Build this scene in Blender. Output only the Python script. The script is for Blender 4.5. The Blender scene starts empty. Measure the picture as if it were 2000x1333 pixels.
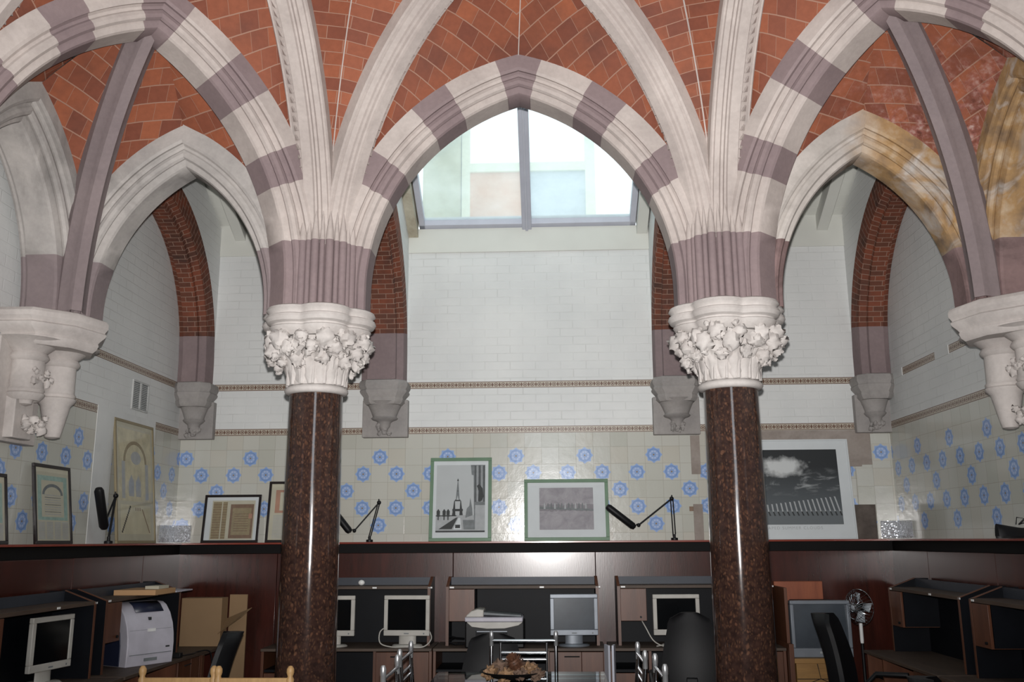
import bpy, math, random
from mathutils import Vector, Matrix, noise
from math import sin, cos, pi, atan2, acos, asin, sqrt, radians as rad

C = bpy.context.scene.collection
rnd = random.Random(7)

# ------------------------------------------------------------------ camera
FPX, PITCH, ROLL, YAW = 1800.28, .2131, -.0060, -.0380
EYE = 1.60
cy_, sy_, cp_, sp_ = cos(YAW), sin(YAW), cos(PITCH), sin(PITCH)
FW = Vector((sy_ * cp_, cy_ * cp_, sp_)); R0 = Vector((cy_, -sy_, 0)); U0 = R0.cross(FW)
RT = R0 * cos(ROLL) + U0 * sin(ROLL); UP = -R0 * sin(ROLL) + U0 * cos(ROLL)
cd = bpy.data.cameras.new('camera'); cam = bpy.data.objects.new('camera', cd); C.objects.link(cam)
cd.sensor_width = 36; cd.lens = FPX * 36 / 2000; cd.clip_start = .05; cd.clip_end = 200
mw = Matrix((RT, UP, -FW)).transposed().to_4x4(); mw.translation = Vector((.157, 0, EYE)); cam.matrix_world = mw
bpy.context.scene.camera = cam

# ------------------------------------------------------------------ world, lights, exposure
sc = bpy.context.scene
sc.view_settings.view_transform = 'Standard'; sc.view_settings.look = 'None'
sc.view_settings.exposure = 0.24; sc.view_settings.gamma = 1.0; sc.view_settings.use_curve_mapping = False
W = bpy.data.worlds.new('World'); sc.world = W; W.use_nodes = True
bg = W.node_tree.nodes['Background']; bg.inputs[0].default_value = (.86, .95, 1.0, 1); bg.inputs[1].default_value = 1.35

def light(name, kind, loc, energy, color=(1, 1, 1), aim=None, **kw):
    l = bpy.data.lights.new(name, kind); l.energy = energy; l.color = color
    for k, v in kw.items(): setattr(l, k, v)
    o = bpy.data.objects.new(name, l); C.objects.link(o); o.location = loc
    if aim is not None:
        o.rotation_euler = (Vector(aim) - Vector(loc)).to_track_quat('-Z', 'Y').to_euler()
    return o
# the photographer's flash, just above the lens
light('camera_flash', 'SPOT', (.157, .02, EYE + .11), 1500, (1.0, .97, .95), aim=(-.1, 8.0, 5.3),
      spot_size=rad(100), spot_blend=1.0, shadow_soft_size=.022)
# added cool fill light behind the photographer, no window modelled there
light('rear_fill', 'AREA', (0.2, -2.4, 3.3), 45, (.86, .93, 1.0), aim=(0, 6, 4.2), shape='RECTANGLE', size=1.3, size_y=2.4)

# ------------------------------------------------------------------ helpers
def hx(s):
    s = s.lstrip('#'); v = [int(s[i:i + 2], 16) / 255 for i in (0, 2, 4)]
    return tuple((c / 12.92 if c <= .04045 else ((c + .055) / 1.055) ** 2.4) for c in v) + (1,)

class MB:
    def __init__(s): s.v = []; s.f = []; s.m = []; s.u = []
    def add(s, vs, fs, m=0, uv=None):
        b = len(s.v); s.v += [tuple(v) for v in vs]
        for i, f in enumerate(fs):
            s.f.append(tuple(b + k for k in f)); s.m.append(m[i] if isinstance(m, (list, tuple)) else m)
            s.u.append(uv[i] if uv else None)
        return s
    def box(s, x0, x1, y0, y1, z0, z1, m=0, M=None):
        vs = [Vector((x, y, z)) for z in (z0, z1) for y in (y0, y1) for x in (x0, x1)]
        if M is not None: vs = [M @ v for v in vs]
        return s.add(vs, [(0, 2, 3, 1), (4, 5, 7, 6), (0, 1, 5, 4), (2, 6, 7, 3), (0, 4, 6, 2), (1, 3, 7, 5)], m)
    def cbox(s, c, d, m=0, M=None):
        return s.box(c[0] - d[0] / 2, c[0] + d[0] / 2, c[1] - d[1] / 2, c[1] + d[1] / 2, c[2] - d[2] / 2, c[2] + d[2] / 2, m, M)
    def prism(s, poly, h0, h1, axis='Z', m=0, M=None):
        n = len(poly); mk = {'Z': lambda a, b, h: Vector((a, b, h)), 'Y': lambda a, b, h: Vector((a, h, b)), 'X': lambda a, b, h: Vector((h, a, b))}[axis]
        vs = [mk(a, b, h) for h in (h0, h1) for a, b in poly]
        if M is not None: vs = [M @ v for v in vs]
        return s.add(vs, [tuple(range(n))[::-1], tuple(range(n, 2 * n))] + [(i, (i + 1) % n, n + (i + 1) % n, n + i) for i in range(n)], m)
    def lathe(s, prof, c=(0, 0), n=24, m=0, a0=0, a1=2 * pi, sc=None, M=None, caps=True):
        full = abs(a1 - a0 - 2 * pi) < 1e-6; k = n if full else n + 1; vs = []
        for r, z in prof:
            for i in range(k):
                a = a0 + (a1 - a0) * i / n; q = r * (sc(a, z) if sc else 1)
                vs.append(Vector((c[0] + q * cos(a), c[1] + q * sin(a), z)))
        if M is not None: vs = [M @ v for v in vs]
        fs = [(j * k + i, j * k + (i + 1) % k, (j + 1) * k + (i + 1) % k, (j + 1) * k + i) for j in range(len(prof) - 1) for i in range(n)]
        if caps and full:
            if prof[0][0] > 1e-5: fs.append(tuple(range(k))[::-1])
            if prof[-1][0] > 1e-5: fs.append(tuple(range((len(prof) - 1) * k, len(prof) * k)))
        return s.add(vs, fs, m)
    def tube(s, pts, r, n=8, m=0, closed=False):
        pts = [Vector(p) for p in pts]; vs = []; N = len(pts); ref = None
        for i, p in enumerate(pts):
            t = (pts[min(i + 1, N - 1)] - pts[max(i - 1, 0)])
            if closed: t = pts[(i + 1) % N] - pts[i - 1]
            t.normalize()
            if ref is None: ref = t.orthogonal().normalized()
            ref = (ref - t * ref.dot(t)).normalized(); b = t.cross(ref); rr = r[i] if isinstance(r, (list, tuple)) else r
            vs += [p + (ref * cos(2 * pi * k / n) + b * sin(2 * pi * k / n)) * rr for k in range(n)]
        fs = [(i * n + k, i * n + (k + 1) % n, ((i + 1) % N) * n + (k + 1) % n, ((i + 1) % N) * n + k) for i in range(N if closed else N - 1) for k in range(n)]
        if not closed: fs += [tuple(range(n))[::-1], tuple(range((N - 1) * n, N * n))]
        return s.add(vs, fs, m)
    def sph(s, c, r, n=12, k=8, m=0, sq=(1, 1, 1), M=None, jit=0):
        vs = []; c = Vector(c)
        for j in range(k + 1):
            for i in range(n):
                a, b = 2 * pi * i / n, -pi / 2 + pi * j / k
                d = Vector((cos(b) * cos(a) * sq[0], cos(b) * sin(a) * sq[1], sin(b) * sq[2]))
                if jit: d *= 1 + jit * noise.noise(d * 3.1 + c * 17)
                vs.append(c + d * r)
        if M is not None: vs = [M @ v for v in vs]
        return s.add(vs, [(j * n + i, j * n + (i + 1) % n, (j + 1) * n + (i + 1) % n, (j + 1) * n + i) for j in range(k) for i in range(n)], m)
    def grid(s, P, m=0, uv=None, mf=None):      # P[i][j] points
        a, b = len(P), len(P[0]); vs = [p for r in P for p in r]; fs = []; us = []; ms = []
        for i in range(a - 1):
            for j in range(b - 1):
                fs.append((i * b + j, i * b + j + 1, (i + 1) * b + j + 1, (i + 1) * b + j)); ms.append(mf(i, j) if mf else m)
                us.append([uv[i][j], uv[i][j + 1], uv[i + 1][j + 1], uv[i + 1][j]] if uv else None)
        return s.add(vs, fs, ms, us if uv else None)
    def build(s, name, mats, parent=None, bevel=0, smooth=40, seg=2, M=None, solid=0):
        me = bpy.data.meshes.new(name); me.from_pydata([tuple(M @ Vector(v)) for v in s.v] if M is not None else s.v, [], s.f)
        for x in (mats if isinstance(mats, (list, tuple)) else [mats]): me.materials.append(x)
        me.polygons.foreach_set('material_index', s.m)
        if any(u is not None for u in s.u):
            L = me.uv_layers.new(name='UVMap')
            for p, u in zip(me.polygons, s.u):
                if u:
                    for li, q in zip(p.loop_indices, u): L.data[li].uv = q
        if smooth:
            me.polygons.foreach_set('use_smooth', [True] * len(me.polygons))
            me.set_sharp_from_angle(angle=rad(smooth))
        me.update()
        o = bpy.data.objects.new(name, me); C.objects.link(o)
        if parent is not None: o.parent = parent
        if bevel:
            b = o.modifiers.new('b', 'BEVEL'); b.width = bevel; b.segments = seg; b.limit_method = 'ANGLE'; b.angle_limit = rad(40); b.harden_normals = False
        if solid:
            b = o.modifiers.new('s', 'SOLIDIFY'); b.thickness = solid
        return o

def tag(o, label=None, cat=None, group=None, kind=None):
    if label: o['label'] = label
    if cat: o['category'] = cat
    if group: o['group'] = group
    if kind: o['kind'] = kind
    return o
def empty(name, loc=(0, 0, 0), rz=0, label=None, cat=None, group=None, kind=None):
    o = bpy.data.objects.new(name, None); C.objects.link(o); o.location = loc; o.rotation_euler = (0, 0, rz)
    o.empty_display_size = .1
    return tag(o, label, cat, group, kind)
def dup(root, loc=None, rz=None, label=None, group=None, scale=None):
    def cp(o, par):
        c = o.copy(); C.objects.link(c); c.parent = par
        for ch in list(o.children): cp(ch, c)
        return c
    kids = list(root.children); r = root.copy(); C.objects.link(r)
    for k in kids: cp(k, r)
    if loc is not None: r.location = loc
    if rz is not None: r.rotation_euler = (0, 0, rz)
    if scale is not None: r.scale = scale
    if label: r['label'] = label
    if group: r['group'] = group
    return r
def T(x=0, y=0, z=0): return Matrix.Translation((x, y, z))
def RX(a): return Matrix.Rotation(a, 4, 'X')
def RY(a): return Matrix.Rotation(a, 4, 'Y')
def RZ(a): return Matrix.Rotation(a, 4, 'Z')

# ------------------------------------------------------------------ materials
class NT:
    def __init__(s, name):
        s.mat = bpy.data.materials.new(name); s.mat.use_nodes = True; s.t = s.mat.node_tree
        s.b = s.t.nodes['Principled BSDF']; s._tc = None
    def n(s, typ, **kw):
        x = s.t.nodes.new(typ)
        for k, v in kw.items():
            if k.startswith('i_'):
                key = k[2:]; key = int(key) if key.isdigit() else key.replace('_', ' ')
                if hasattr(v, 'is_output') or isinstance(v, bpy.types.NodeSocket): s.t.links.new(v, x.inputs[key])
                else: x.inputs[key].default_value = v
            else: setattr(x, k, v)
        return x
    def l(s, a, b): s.t.links.new(a, b)
    def tc(s, which='Object'):
        if s._tc is None: s._tc = s.n('ShaderNodeTexCoord')
        return s._tc.outputs[which]
    def math(s, op, a, b=None, c=None):
        x = s.n('ShaderNodeMath', operation=op)
        for i, v in enumerate((a, b, c)):
            if v is None: continue
            if isinstance(v, (int, float)): x.inputs[i].default_value = v
            else: s.l(v, x.inputs[i])
        return x.outputs[0]
    def mix(s, f, a, b, mode='MIX'):
        x = s.n('ShaderNodeMix', data_type='RGBA', blend_type=mode)
        for i, v in ((0, f), (6, a), (7, b)):
            if isinstance(v, bpy.types.NodeSocket): s.l(v, x.inputs[i])
            else: x.inputs[i].default_value = v
        return x.outputs[2]
    def noise(s, scale=5, detail=4, rough=.55, vec=None, out=0, dist=0):
        x = s.n('ShaderNodeTexNoise'); x.inputs['Scale'].default_value = scale; x.inputs['Detail'].default_value = detail
        x.inputs['Roughness'].default_value = rough; x.inputs['Distortion'].default_value = dist; s.l(vec or s.tc(), x.inputs['Vector']); return x.outputs[out]
    def ramp(s, f, stops):
        x = s.n('ShaderNodeValToRGB'); s.l(f, x.inputs[0]); e = x.color_ramp.elements
        while len(e) < len(stops): e.new(.5)
        for k, (p, c) in zip(e, stops): k.position = p; k.color = c if len(c) == 4 else (*c, 1)
        return x.outputs[0]
    def mrange(s, v, a, b, c=0., d=1.):
        x = s.n('ShaderNodeMapRange'); s.l(v, x.inputs[0])
        for i, q in enumerate((a, b, c, d)): x.inputs[i + 1].default_value = q
        return x.outputs[0]
    def bump(s, h, strength=.3, dist=.01, nrm=None):
        x = s.n('ShaderNodeBump'); x.inputs['Strength'].default_value = strength; x.inputs['Distance'].default_value = dist
        s.l(h, x.inputs['Height'])
        if nrm: s.l(nrm, x.inputs['Normal'])
        s.l(x.outputs[0], s.b.inputs['Normal']); return x.outputs[0]
    def set(s, color=None, rough=None, metal=None, spec=None, **kw):
        for k, v in (('Base Color', color), ('Roughness', rough), ('Metallic', metal), ('Specular IOR Level', spec), *[(a.replace('_', ' '), b) for a, b in kw.items()]):
            if v is None: continue
            if isinstance(v, bpy.types.NodeSocket): s.l(v, s.b.inputs[k])
            else: s.b.inputs[k].default_value = v
        return s.mat

def plain(name, c, rough=.5, metal=0, spec=.5, var=.12, scale=6, bump=0, **kw):
    t = NT(name); c = hx(c) if isinstance(c, str) else c
    n = t.noise(scale, 3); d = tuple(x * (1 - var) for x in c[:3]) + (1,); e = tuple(min(1, x * (1 + var)) for x in c[:3]) + (1,)
    t.set(t.ramp(n, [(.3, d), (.7, e)]), rough, metal, spec, **kw)
    if bump: t.bump(t.noise(scale * 12, 2), bump, .002)
    return t.mat

def stone(name, c1, c2, dirt=.35, dirtc='#6b625c', scale=2.5, stain=None):
    t = NT(name); a = t.noise(scale, 6, .6); b = t.noise(scale * .8, 5, .65, dist=.6)
    col = t.ramp(a, [(.32, hx(c1)), (.68, hx(c2))])
    col = t.mix(t.mrange(b, .52, .75, 0, dirt), col, hx(dirtc))
    f = t.noise(38, 3); col = t.mix(.10, col, t.ramp(f, [(.35, (.25, .23, .22, 1)), (.65, (1, 1, 1, 1))]), 'MULTIPLY')
    if stain:
        x, y, z = (lambda s_: (s_.outputs[0], s_.outputs[1], s_.outputs[2]))(t.n('ShaderNodeSeparateXYZ', i_0=t.tc()))
        big = t.noise(3.2, 5, .6, dist=.9)
        m = t.math('MULTIPLY', t.mrange(x, 2.02, 2.3), t.mrange(big, .34, .50)); m = t.math('MULTIPLY', m, t.mrange(z, 2.9, 3.5, .25, 1))
        col = t.mix(t.math('MULTIPLY', m, .85), col, t.ramp(t.noise(7, 4), [(.3, hx('#5a3f1e')), (.55, hx('#9a743c')), (.75, hx('#b9a58a'))]))
    t.set(col, .78, 0, .3); t.bump(t.noise(60, 4, .6), .25, .004)
    return t.mat
M_white = stone('white_stone', '#a69c97', '#beb4ae', .40, '#857a75')
M_purple = stone('purple_sandstone', '#7c6d6e', '#8a7a7a', .35, '#6a5d60')
M_grey = stone('grey_limestone', '#989491', '#beb8b3', .75, '#6d6966', scale=1.8)
M_rib = stone('slate_purple_stone', '#7f7374', '#8b7e7e', .4, '#6b6264')
M_stained = stone('stained_limestone', '#a49e98', '#c4bdb7', .4, '#77706a', stain=True)
M_stainpur = stone('stained_sandstone', '#74605f', '#866f6d', .75, '#2f2320', scale=4)
M_cap = stone('carved_limestone', '#b5afab', '#cac5c1', .3, '#a09792')
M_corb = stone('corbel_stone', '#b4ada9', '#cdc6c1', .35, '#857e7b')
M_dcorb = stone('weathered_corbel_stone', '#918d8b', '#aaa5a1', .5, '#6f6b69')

def brickmat(name, c1, c2, c3, mortar, bw=.225, bh=.077, ms=.0045, spall=False, dark=.5, dscale=2.2):
    t = NT(name); uv = t.tc('UV'); br = t.n('ShaderNodeTexBrick'); t.l(uv, br.inputs['Vector'])
    br.inputs['Scale'].default_value = 1; br.inputs['Brick Width'].default_value = bw; br.inputs['Row Height'].default_value = bh
    br.inputs['Mortar Size'].default_value = ms; br.inputs['Mortar Smooth'].default_value = .25; br.inputs['Bias'].default_value = -.1
    br.inputs['Color1'].default_value = hx(c1); br.inputs['Color2'].default_value = hx(c2); br.inputs['Mortar'].default_value = hx(mortar)
    col = t.mix(t.mrange(t.noise(dscale, 4, .6), .48, .72, 0, dark), br.outputs['Color'], hx(c3))
    col = t.mix(.25, col, t.ramp(t.noise(30, 3), [(.3, (.45, .42, .4, 1)), (.7, (1, 1, 1, 1))]), 'MULTIPLY')
    col = t.mix(br.outputs['Fac'], col, hx(mortar))
    if spall:
        s = t.n('ShaderNodeSeparateXYZ', i_0=t.tc()); g = t.math('MULTIPLY', t.mrange(s.outputs[2], 4.55, 4.05), t.mrange(s.outputs[0], 1.9, 2.3))
        nz = t.noise(9, 5, .7, dist=1.2); m = t.math('MULTIPLY', g, t.mrange(nz, .42, .60, 0, .85))
        col = t.mix(m, col, t.ramp(t.noise(26, 4), [(.3, hx('#4a2019')), (.5, hx('#8d5a52')), (.7, hx('#b59c94'))]))
    t.set(col, .75, 0, .35)
    h = t.math('ADD', t.math('MULTIPLY', br.outputs['Fac'], -1.0), t.math('MULTIPLY', t.noise(45, 3), .35))
    t.bump(h, .5, .004); return t.mat
M_brick = brickmat('red_vault_brick', '#935439', '#6f3d2e', '#4f352f', '#94705f', ms=.0028)
M_brickR = brickmat('spalled_vault_brick', '#935439', '#6f3d2e', '#4f352f', '#94705f', ms=.0028, spall=True)
M_abrick = brickmat('brown_arch_brick', '#7a422e', '#5a382b', '#3c2e2a', '#8d7163', bw=.13, bh=.045, ms=.003, dark=.8, dscale=3.5)

def paintbrick():
    t = NT('white_painted_brick'); br = t.n('ShaderNodeTexBrick'); t.l(t.tc('UV'), br.inputs['Vector'])
    br.inputs['Scale'].default_value = 1; br.inputs['Brick Width'].default_value = .23; br.inputs['Row Height'].default_value = .076
    br.inputs['Mortar Size'].default_value = .005; br.inputs['Mortar Smooth'].default_value = .6
    col = t.ramp(t.noise(1.6, 5), [(.3, hx('#cdcfce')), (.7, hx('#dadbd9'))])
    ln = t.math('MULTIPLY', br.outputs['Fac'], t.mrange(t.noise(2.7, 4), .45, .7, .02, .35))
    col = t.mix(ln, col, hx('#9a9a98'))
    col = t.mix(t.mrange(t.noise(14, 3, .7), .74, .82, 0, .5), col, hx('#8b8985'))
    t.set(col, .42, 0, .5)
    t.bump(t.math('ADD', t.math('MULTIPLY', br.outputs['Fac'], -.6), t.math('MULTIPLY', t.noise(24, 3), .6)), .35, .006); return t.mat
M_wallwhite = paintbrick()

def tilemat():
    t = NT('glazed_star_tile'); uv = t.n('ShaderNodeSeparateXYZ', i_0=t.tc('UV')); u, v = uv.outputs[0], uv.outputs[1]
    fu, fv = t.math('FLOOR', u), t.math('FLOOR', v)
    cu, cv = t.math('SUBTRACT', t.math('SUBTRACT', u, fu), .5), t.math('SUBTRACT', t.math('SUBTRACT', v, fv), .5)
    ang = t.math('ARCTAN2', cv, cu); r = t.math('SQRT', t.math('ADD', t.math('MULTIPLY', cu, cu), t.math('MULTIPLY', cv, cv)))
    sw = t.math('ABSOLUTE', t.math('SINE', t.math('MULTIPLY', ang, 4)))            # 8 points
    a8 = t.math('MULTIPLY', sw, -.095); rad_ = t.math('ADD', .50, a8)
    star = t.math('LESS_THAN', r, rad_); inner = t.math('LESS_THAN', r, t.math('ADD', .445, a8))
    # lattice: (i odd & j odd) or (even, even, (i+j)%4==0)
    i2, j2 = t.math('FLOORED_MODULO', fu, 2), t.math('FLOORED_MODULO', fv, 2)
    odd = t.math('MULTIPLY', i2, j2); s4 = t.math('FLOORED_MODULO', t.math('ADD', fu, fv), 4)
    ev = t.math('MULTIPLY', t.math('MULTIPLY', t.math('SUBTRACT', 1, i2), t.math('SUBTRACT', 1, j2)), t.math('LESS_THAN', s4, .5))
    on = t.math('MULTIPLY', t.math('ADD', odd, ev), t.math('MULTIPLY', t.math('GREATER_THAN', fv, -.5), t.math('LESS_THAN', fv, 4.5)))
    wn = t.n('ShaderNodeTexWhiteNoise'); wn.noise_dimensions = '2D'
    cb = t.n('ShaderNodeCombineXYZ'); t.l(fu, cb.inputs[0]); t.l(fv, cb.inputs[1]); t.l(cb.outputs[0], wn.inputs['Vector'])
    base = t.ramp(wn.outputs['Value'], [(0, hx('#b6b6ac')), (.5, hx('#bfbfb7')), (1, hx('#bcb9ae'))])
    petal = t.math('LESS_THAN', t.math('ABSOLUTE', t.math('SUBTRACT', r, .20)), t.math('MULTIPLY', sw, .06))
    mid = t.math('LESS_THAN', r, .05)
    ring = t.math('LESS_THAN', t.math('ABSOLUTE', t.math('SUBTRACT', r, .33)), .022)
    blue = t.mix(ring, hx('#8aa2cc'), hx('#6f8ec0')); blue = t.mix(petal, blue, hx('#a9badb')); blue = t.mix(mid, blue, hx('#8a7a66'))
    blue = t.mix(inner, hx('#8fa9d6'), blue)
    col = t.mix(t.math('MULTIPLY', on, star), base, blue)
    edge = t.math('MAXIMUM', t.math('ABSOLUTE', cu), t.math('ABSOLUTE', cv)); j = t.math('GREATER_THAN', edge, .489)
    col = t.mix(t.math('MULTIPLY', j, .45), col, hx('#857a6c'))
    col = t.mix(t.mrange(t.noise(11, 4, .7), .70, .78, 0, .5), col, hx('#8d8476'))
    t.set(col, .16, 0, .5)
    h = t.math('ADD', t.math('MULTIPLY', wn.outputs['Value'], .25), t.math('ADD', t.math('MULTIPLY', j, -.5), t.math('MULTIPLY', t.noise(16, 3), .8)))
    t.bump(h, .30, .004); return t.mat
M_tile = tilemat()

def bordermat():
    t = NT('patterned_border_tile'); uv = t.n('ShaderNodeSeparateXYZ', i_0=t.tc('UV')); u, v = uv.outputs[0], uv.outputs[1]
    cu = t.math('SUBTRACT', t.math('FRACT', u), .5); cv = t.math('SUBTRACT', v, .5)
    r = t.math('SQRT', t.math('ADD', t.math('MULTIPLY', cu, cu), t.math('MULTIPLY', cv, cv)))
    circ = t.math('LESS_THAN', r, .30); hole = t.math('LESS_THAN', t.math('ABSOLUTE', t.math('SUBTRACT', r, .17)), .045)
    c2 = t.math('SUBTRACT', t.math('FRACT', t.math('ADD', u, .5)), .5)
    dia = t.math('LESS_THAN', t.math('ADD', t.math('ABSOLUTE', c2), t.math('MULTIPLY', t.math('ABSOLUTE', cv), .45)), .16)
    line = t.math('GREATER_THAN', t.math('ABSOLUTE', cv), .41)
    m = t.math('MAXIMUM', t.math('MAXIMUM', t.math('MULTIPLY', circ, t.math('SUBTRACT', 1, hole)), dia), line)
    t.set(t.mix(m, hx('#b3aa9c'), hx('#6a4f42')), .3, 0, .5); return t.mat
M_border = bordermat()

def granite():
    t = NT('polished_brown_granite'); mp = t.n('ShaderNodeMapping'); t.l(t.tc(), mp.inputs[0]); mp.inputs['Scale'].default_value = (1, 1, .62)
    nv = t.noise(9, 3, .6, vec=mp.outputs[0], out=1); ad = t.n('ShaderNodeMix', data_type='VECTOR'); ad.inputs[0].default_value = .06; t.l(mp.outputs[0], ad.inputs[4]); t.l(nv, ad.inputs[5])
    def flecks(sc_, a, b, pick):
        v = t.n('ShaderNodeTexVoronoi', feature='F1'); t.l(ad.outputs[1], v.inputs['Vector']); v.inputs['Scale'].default_value = sc_
        s_ = t.n('ShaderNodeSeparateColor', i_0=v.outputs['Color']); return t.math('MULTIPLY', t.mrange(v.outputs['Distance'], b, a), t.math('GREATER_THAN', s_.outputs[0], pick))
    col = t.ramp(t.noise(30, 4), [(.35, hx('#2a1e1b')), (.65, hx('#3d2b25'))])
    col = t.mix(flecks(84, .25, .5, .35), col, hx('#4c362a')); col = t.mix(flecks(52, .22, .42, .6), col, t.ramp(t.noise(20, 2), [(.4, hx('#634738')), (.6, hx('#523629'))]))
    col = t.mix(t.mrange(t.noise(4, 3), .55, .75, 0, .35), col, hx('#201816'))
    t.set(col, .10, 0, .45, Coat_Weight=.15, Coat_Roughness=.03); t.bump(t.noise(5, 2), .12, .01); return t.mat
M_granite = granite()

def wood(name, c1, c2, rough=.35, scale=(1, 1, 14), coat=0, dark=.0, axis=0):
    t = NT(name); mp = t.n('ShaderNodeMapping'); t.l(t.tc(), mp.inputs[0])
    mp.inputs['Scale'].default_value = scale
    n = t.noise(2.2, 6, .6, vec=mp.outputs[0], dist=.4); f = t.noise(18, 3, .6, vec=mp.outputs[0])
    col = t.ramp(n, [(.3, hx(c1)), (.7, hx(c2))]); col = t.mix(.25, col, t.ramp(f, [(.3, (.4, .4, .4, 1)), (.7, (1, 1, 1, 1))]), 'MULTIPLY')
    t.set(col, rough, 0, .5, Coat_Weight=coat, Coat_Roughness=.12); t.bump(f, .08, .002); return t.mat
M_mahog = wood('mahogany_veneer', '#30150f', '#4a2119', .26, (6, 6, .8), .25)
M_mahogR = wood('red_mahogany_edge', '#7a2f22', '#93402e', .3, (.8, 6, 6), .3)
M_darkwood = plain('dark_stained_strip', '#0e0c0c', .7, spec=.2)
M_walnut = wood('walnut_laminate', '#52301f', '#68402c', .42, (6, 6, .7))
M_walnutD = wood('dusty_walnut_top', '#43352c', '#56463a', .6, (.8, 6, 6))
M_orange = wood('orange_plywood', '#8a4a30', '#a35c3c', .45, (5, 5, .7))
M_pine = wood('pale_pine', '#b58f5f', '#cfa873', .5, (6, 6, 1))
M_oak = wood('honey_oak', '#8f6a3c', '#a88048', .45, (.8, 5, 5))
M_black = plain('black_plastic', '#0f0f11', .5, spec=.3)
M_lam = plain('black_laminate', '#0d0f14', .5, spec=.15, var=.2)
M_greylam = plain('grey_metal_upstand', '#32363e', .5, .2)
M_beige = plain('beige_plastic', '#b5b2ab', .45)
M_lav = plain('pale_grey_plastic', '#b9b6c0', .45)
M_silver = plain('silver_plastic', '#7f858d', .4, .3)
M_screen = plain('dark_screen', '#0b0d0f', .12, spec=.5)
M_screenG = plain('grey_screen', '#454b52', .22)
M_chrome = plain('chrome', '#c9ccd0', .12, 1, var=.05)
M_chromeGlare = plain('glare_pale_chrome', '#d6d8da', .28, .8, var=.03)  # chrome of the chair post caps, flash glare put into a paler colour
M_whiteP = plain('white_plastic_cap', '#e4e4e2', .35)
M_leather = plain('black_leather', '#0c0c0f', .55, spec=.35, scale=20, bump=.3)
M_green = plain('green_painted_frame', '#5d7a60', .45)
M_blackfr = plain('black_wood_frame', '#211a1a', .3)
M_gold = plain('dull_gilt_frame', '#8c8064', .4, .2)
M_paper = plain('white_mount_paper', '#c9ced0', .6, var=.03)
M_cream = plain('cream_paper', '#b9b5a2', .6, var=.06)
M_plaster = stone('bare_brown_plaster', '#8d827a', '#a19891', .5, '#6d625b')
M_dplaster = stone('dark_grey_plaster', '#4e4641', '#6b625b', .6, '#332d2a', scale=6)
M_timber = plain('cream_painted_timber', '#cfd0c9', .5, var=.05, scale=2)
M_timberS = stone('stained_cream_timber', '#a8a18f', '#c2bdab', .6, '#7c6446', scale=4)
M_bluegrey = plain('blue_grey_metal_glazing_bar', '#bdc0cb', .45, .05, var=.05)
M_cardboard = plain('brown_cardboard', '#8f7455', .75, var=.08, scale=3)
M_cardL = plain('pale_cardboard', '#bb936a', .7, var=.06, scale=3)
M_plug = plain('grey_vent_plastic', '#b9bab8', .5)
M_floor = wood('dark_carpet_floor', '#2b2422', '#3a302c', .8, (3, 3, 3))
M_navy = plain('dark_blue_plastic', '#23283c', .4)
M_ink = plain('dark_print_ink', '#2a2d2e', .6)
M_mid = plain('mid_grey_print', '#6f7476', .6, var=.2, scale=20)
M_lightink = plain('pale_grey_print', '#a3a6a8', .6, var=.1, scale=20)
M_tan = plain('tan_print', '#8f8265', .6, var=.12, scale=30)
M_tanD = plain('brown_print', '#7a6250', .6, var=.12, scale=30)
M_teal = plain('teal_print', '#93aca3', .6, var=.15, scale=30)
M_pinkink = plain('faded_red_print', '#a8806c', .6)

# ------------------------------------------------------------------ geometry of the room
A = 1.288; YC = 5.67; D = 8.231; B = 3.164; LEDGE = 1.593
HO = A * (1 + sqrt(2)); O = Vector((0, YC - HO)); XW = HO
CL, CR = Vector((-A, YC)), Vector((A, YC))
ZU, ZL = EYE + 1.4095, EYE + .9997        # tops of the two tile borders
TZ, TX = .1497, .1524

# --- walls, built with UVs in metres (paint) / in tiles
def wallquad(mb, P, Q, z0, z1, m, uf, vf):
    P, Q = Vector(P), Vector(Q); L = (Q - P).length
    mb.add([(P.x, P.y, z0), (Q.x, Q.y, z0), (Q.x, Q.y, z1), (P.x, P.y, z1)], [(0, 1, 2, 3)], m,
           [[(uf(0), vf(z0)), (uf(L), vf(z0)), (uf(L), vf(z1)), (uf(0), vf(z1))]])
RB0, RB1, RB2, RB3 = 7.80, 7.12, 6.875, 6.425
ROW0 = 2.3345                                # centre height of the first star row (v = 0.5 there, rows count down)
vt = lambda z: (ROW0 - z) / TZ + .5
ident = lambda x: x
BT = .0605                                   # border strip height
def wall(name, P, Q, uf, ztop, split=None):
    """P->Q wall with tile dado, two borders and painted brick above"""
    mb = MB()
    wallquad(mb, P, Q, 0, LEDGE - .3, 0, ident, ident)
    if split:
        M_ = (split, P[1]); f2 = lambda s_: uf(split - P[0]) - (split - P[0] - s_) / .1464
        wallquad(mb, P, M_, LEDGE - .3, ZL - BT, 1, f2, vt); wallquad(mb, M_, Q, LEDGE - .3, ZL - BT, 1, lambda s_: uf(s_ + split - P[0]), vt)
    else: wallquad(mb, P, Q, LEDGE - .3, ZL - BT, 1, uf, vt)
    wallquad(mb, P, Q, ZL - BT, ZL, 2, lambda x: x / .0605 * .92, lambda z: (z - ZL + BT) / BT)
    wallquad(mb, P, Q, ZL, ZU - BT, 0, ident, ident)
    wallquad(mb, P, Q, ZU - BT, ZU, 2, lambda x: x / .0605 * .92, lambda z: (z - ZU + BT) / BT)
    wallquad(mb, P, Q, ZU, ztop, 0, ident, ident)
    return tag(mb.build(name, [M_wallwhite, M_tile, M_border], smooth=0), kind='structure')
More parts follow.
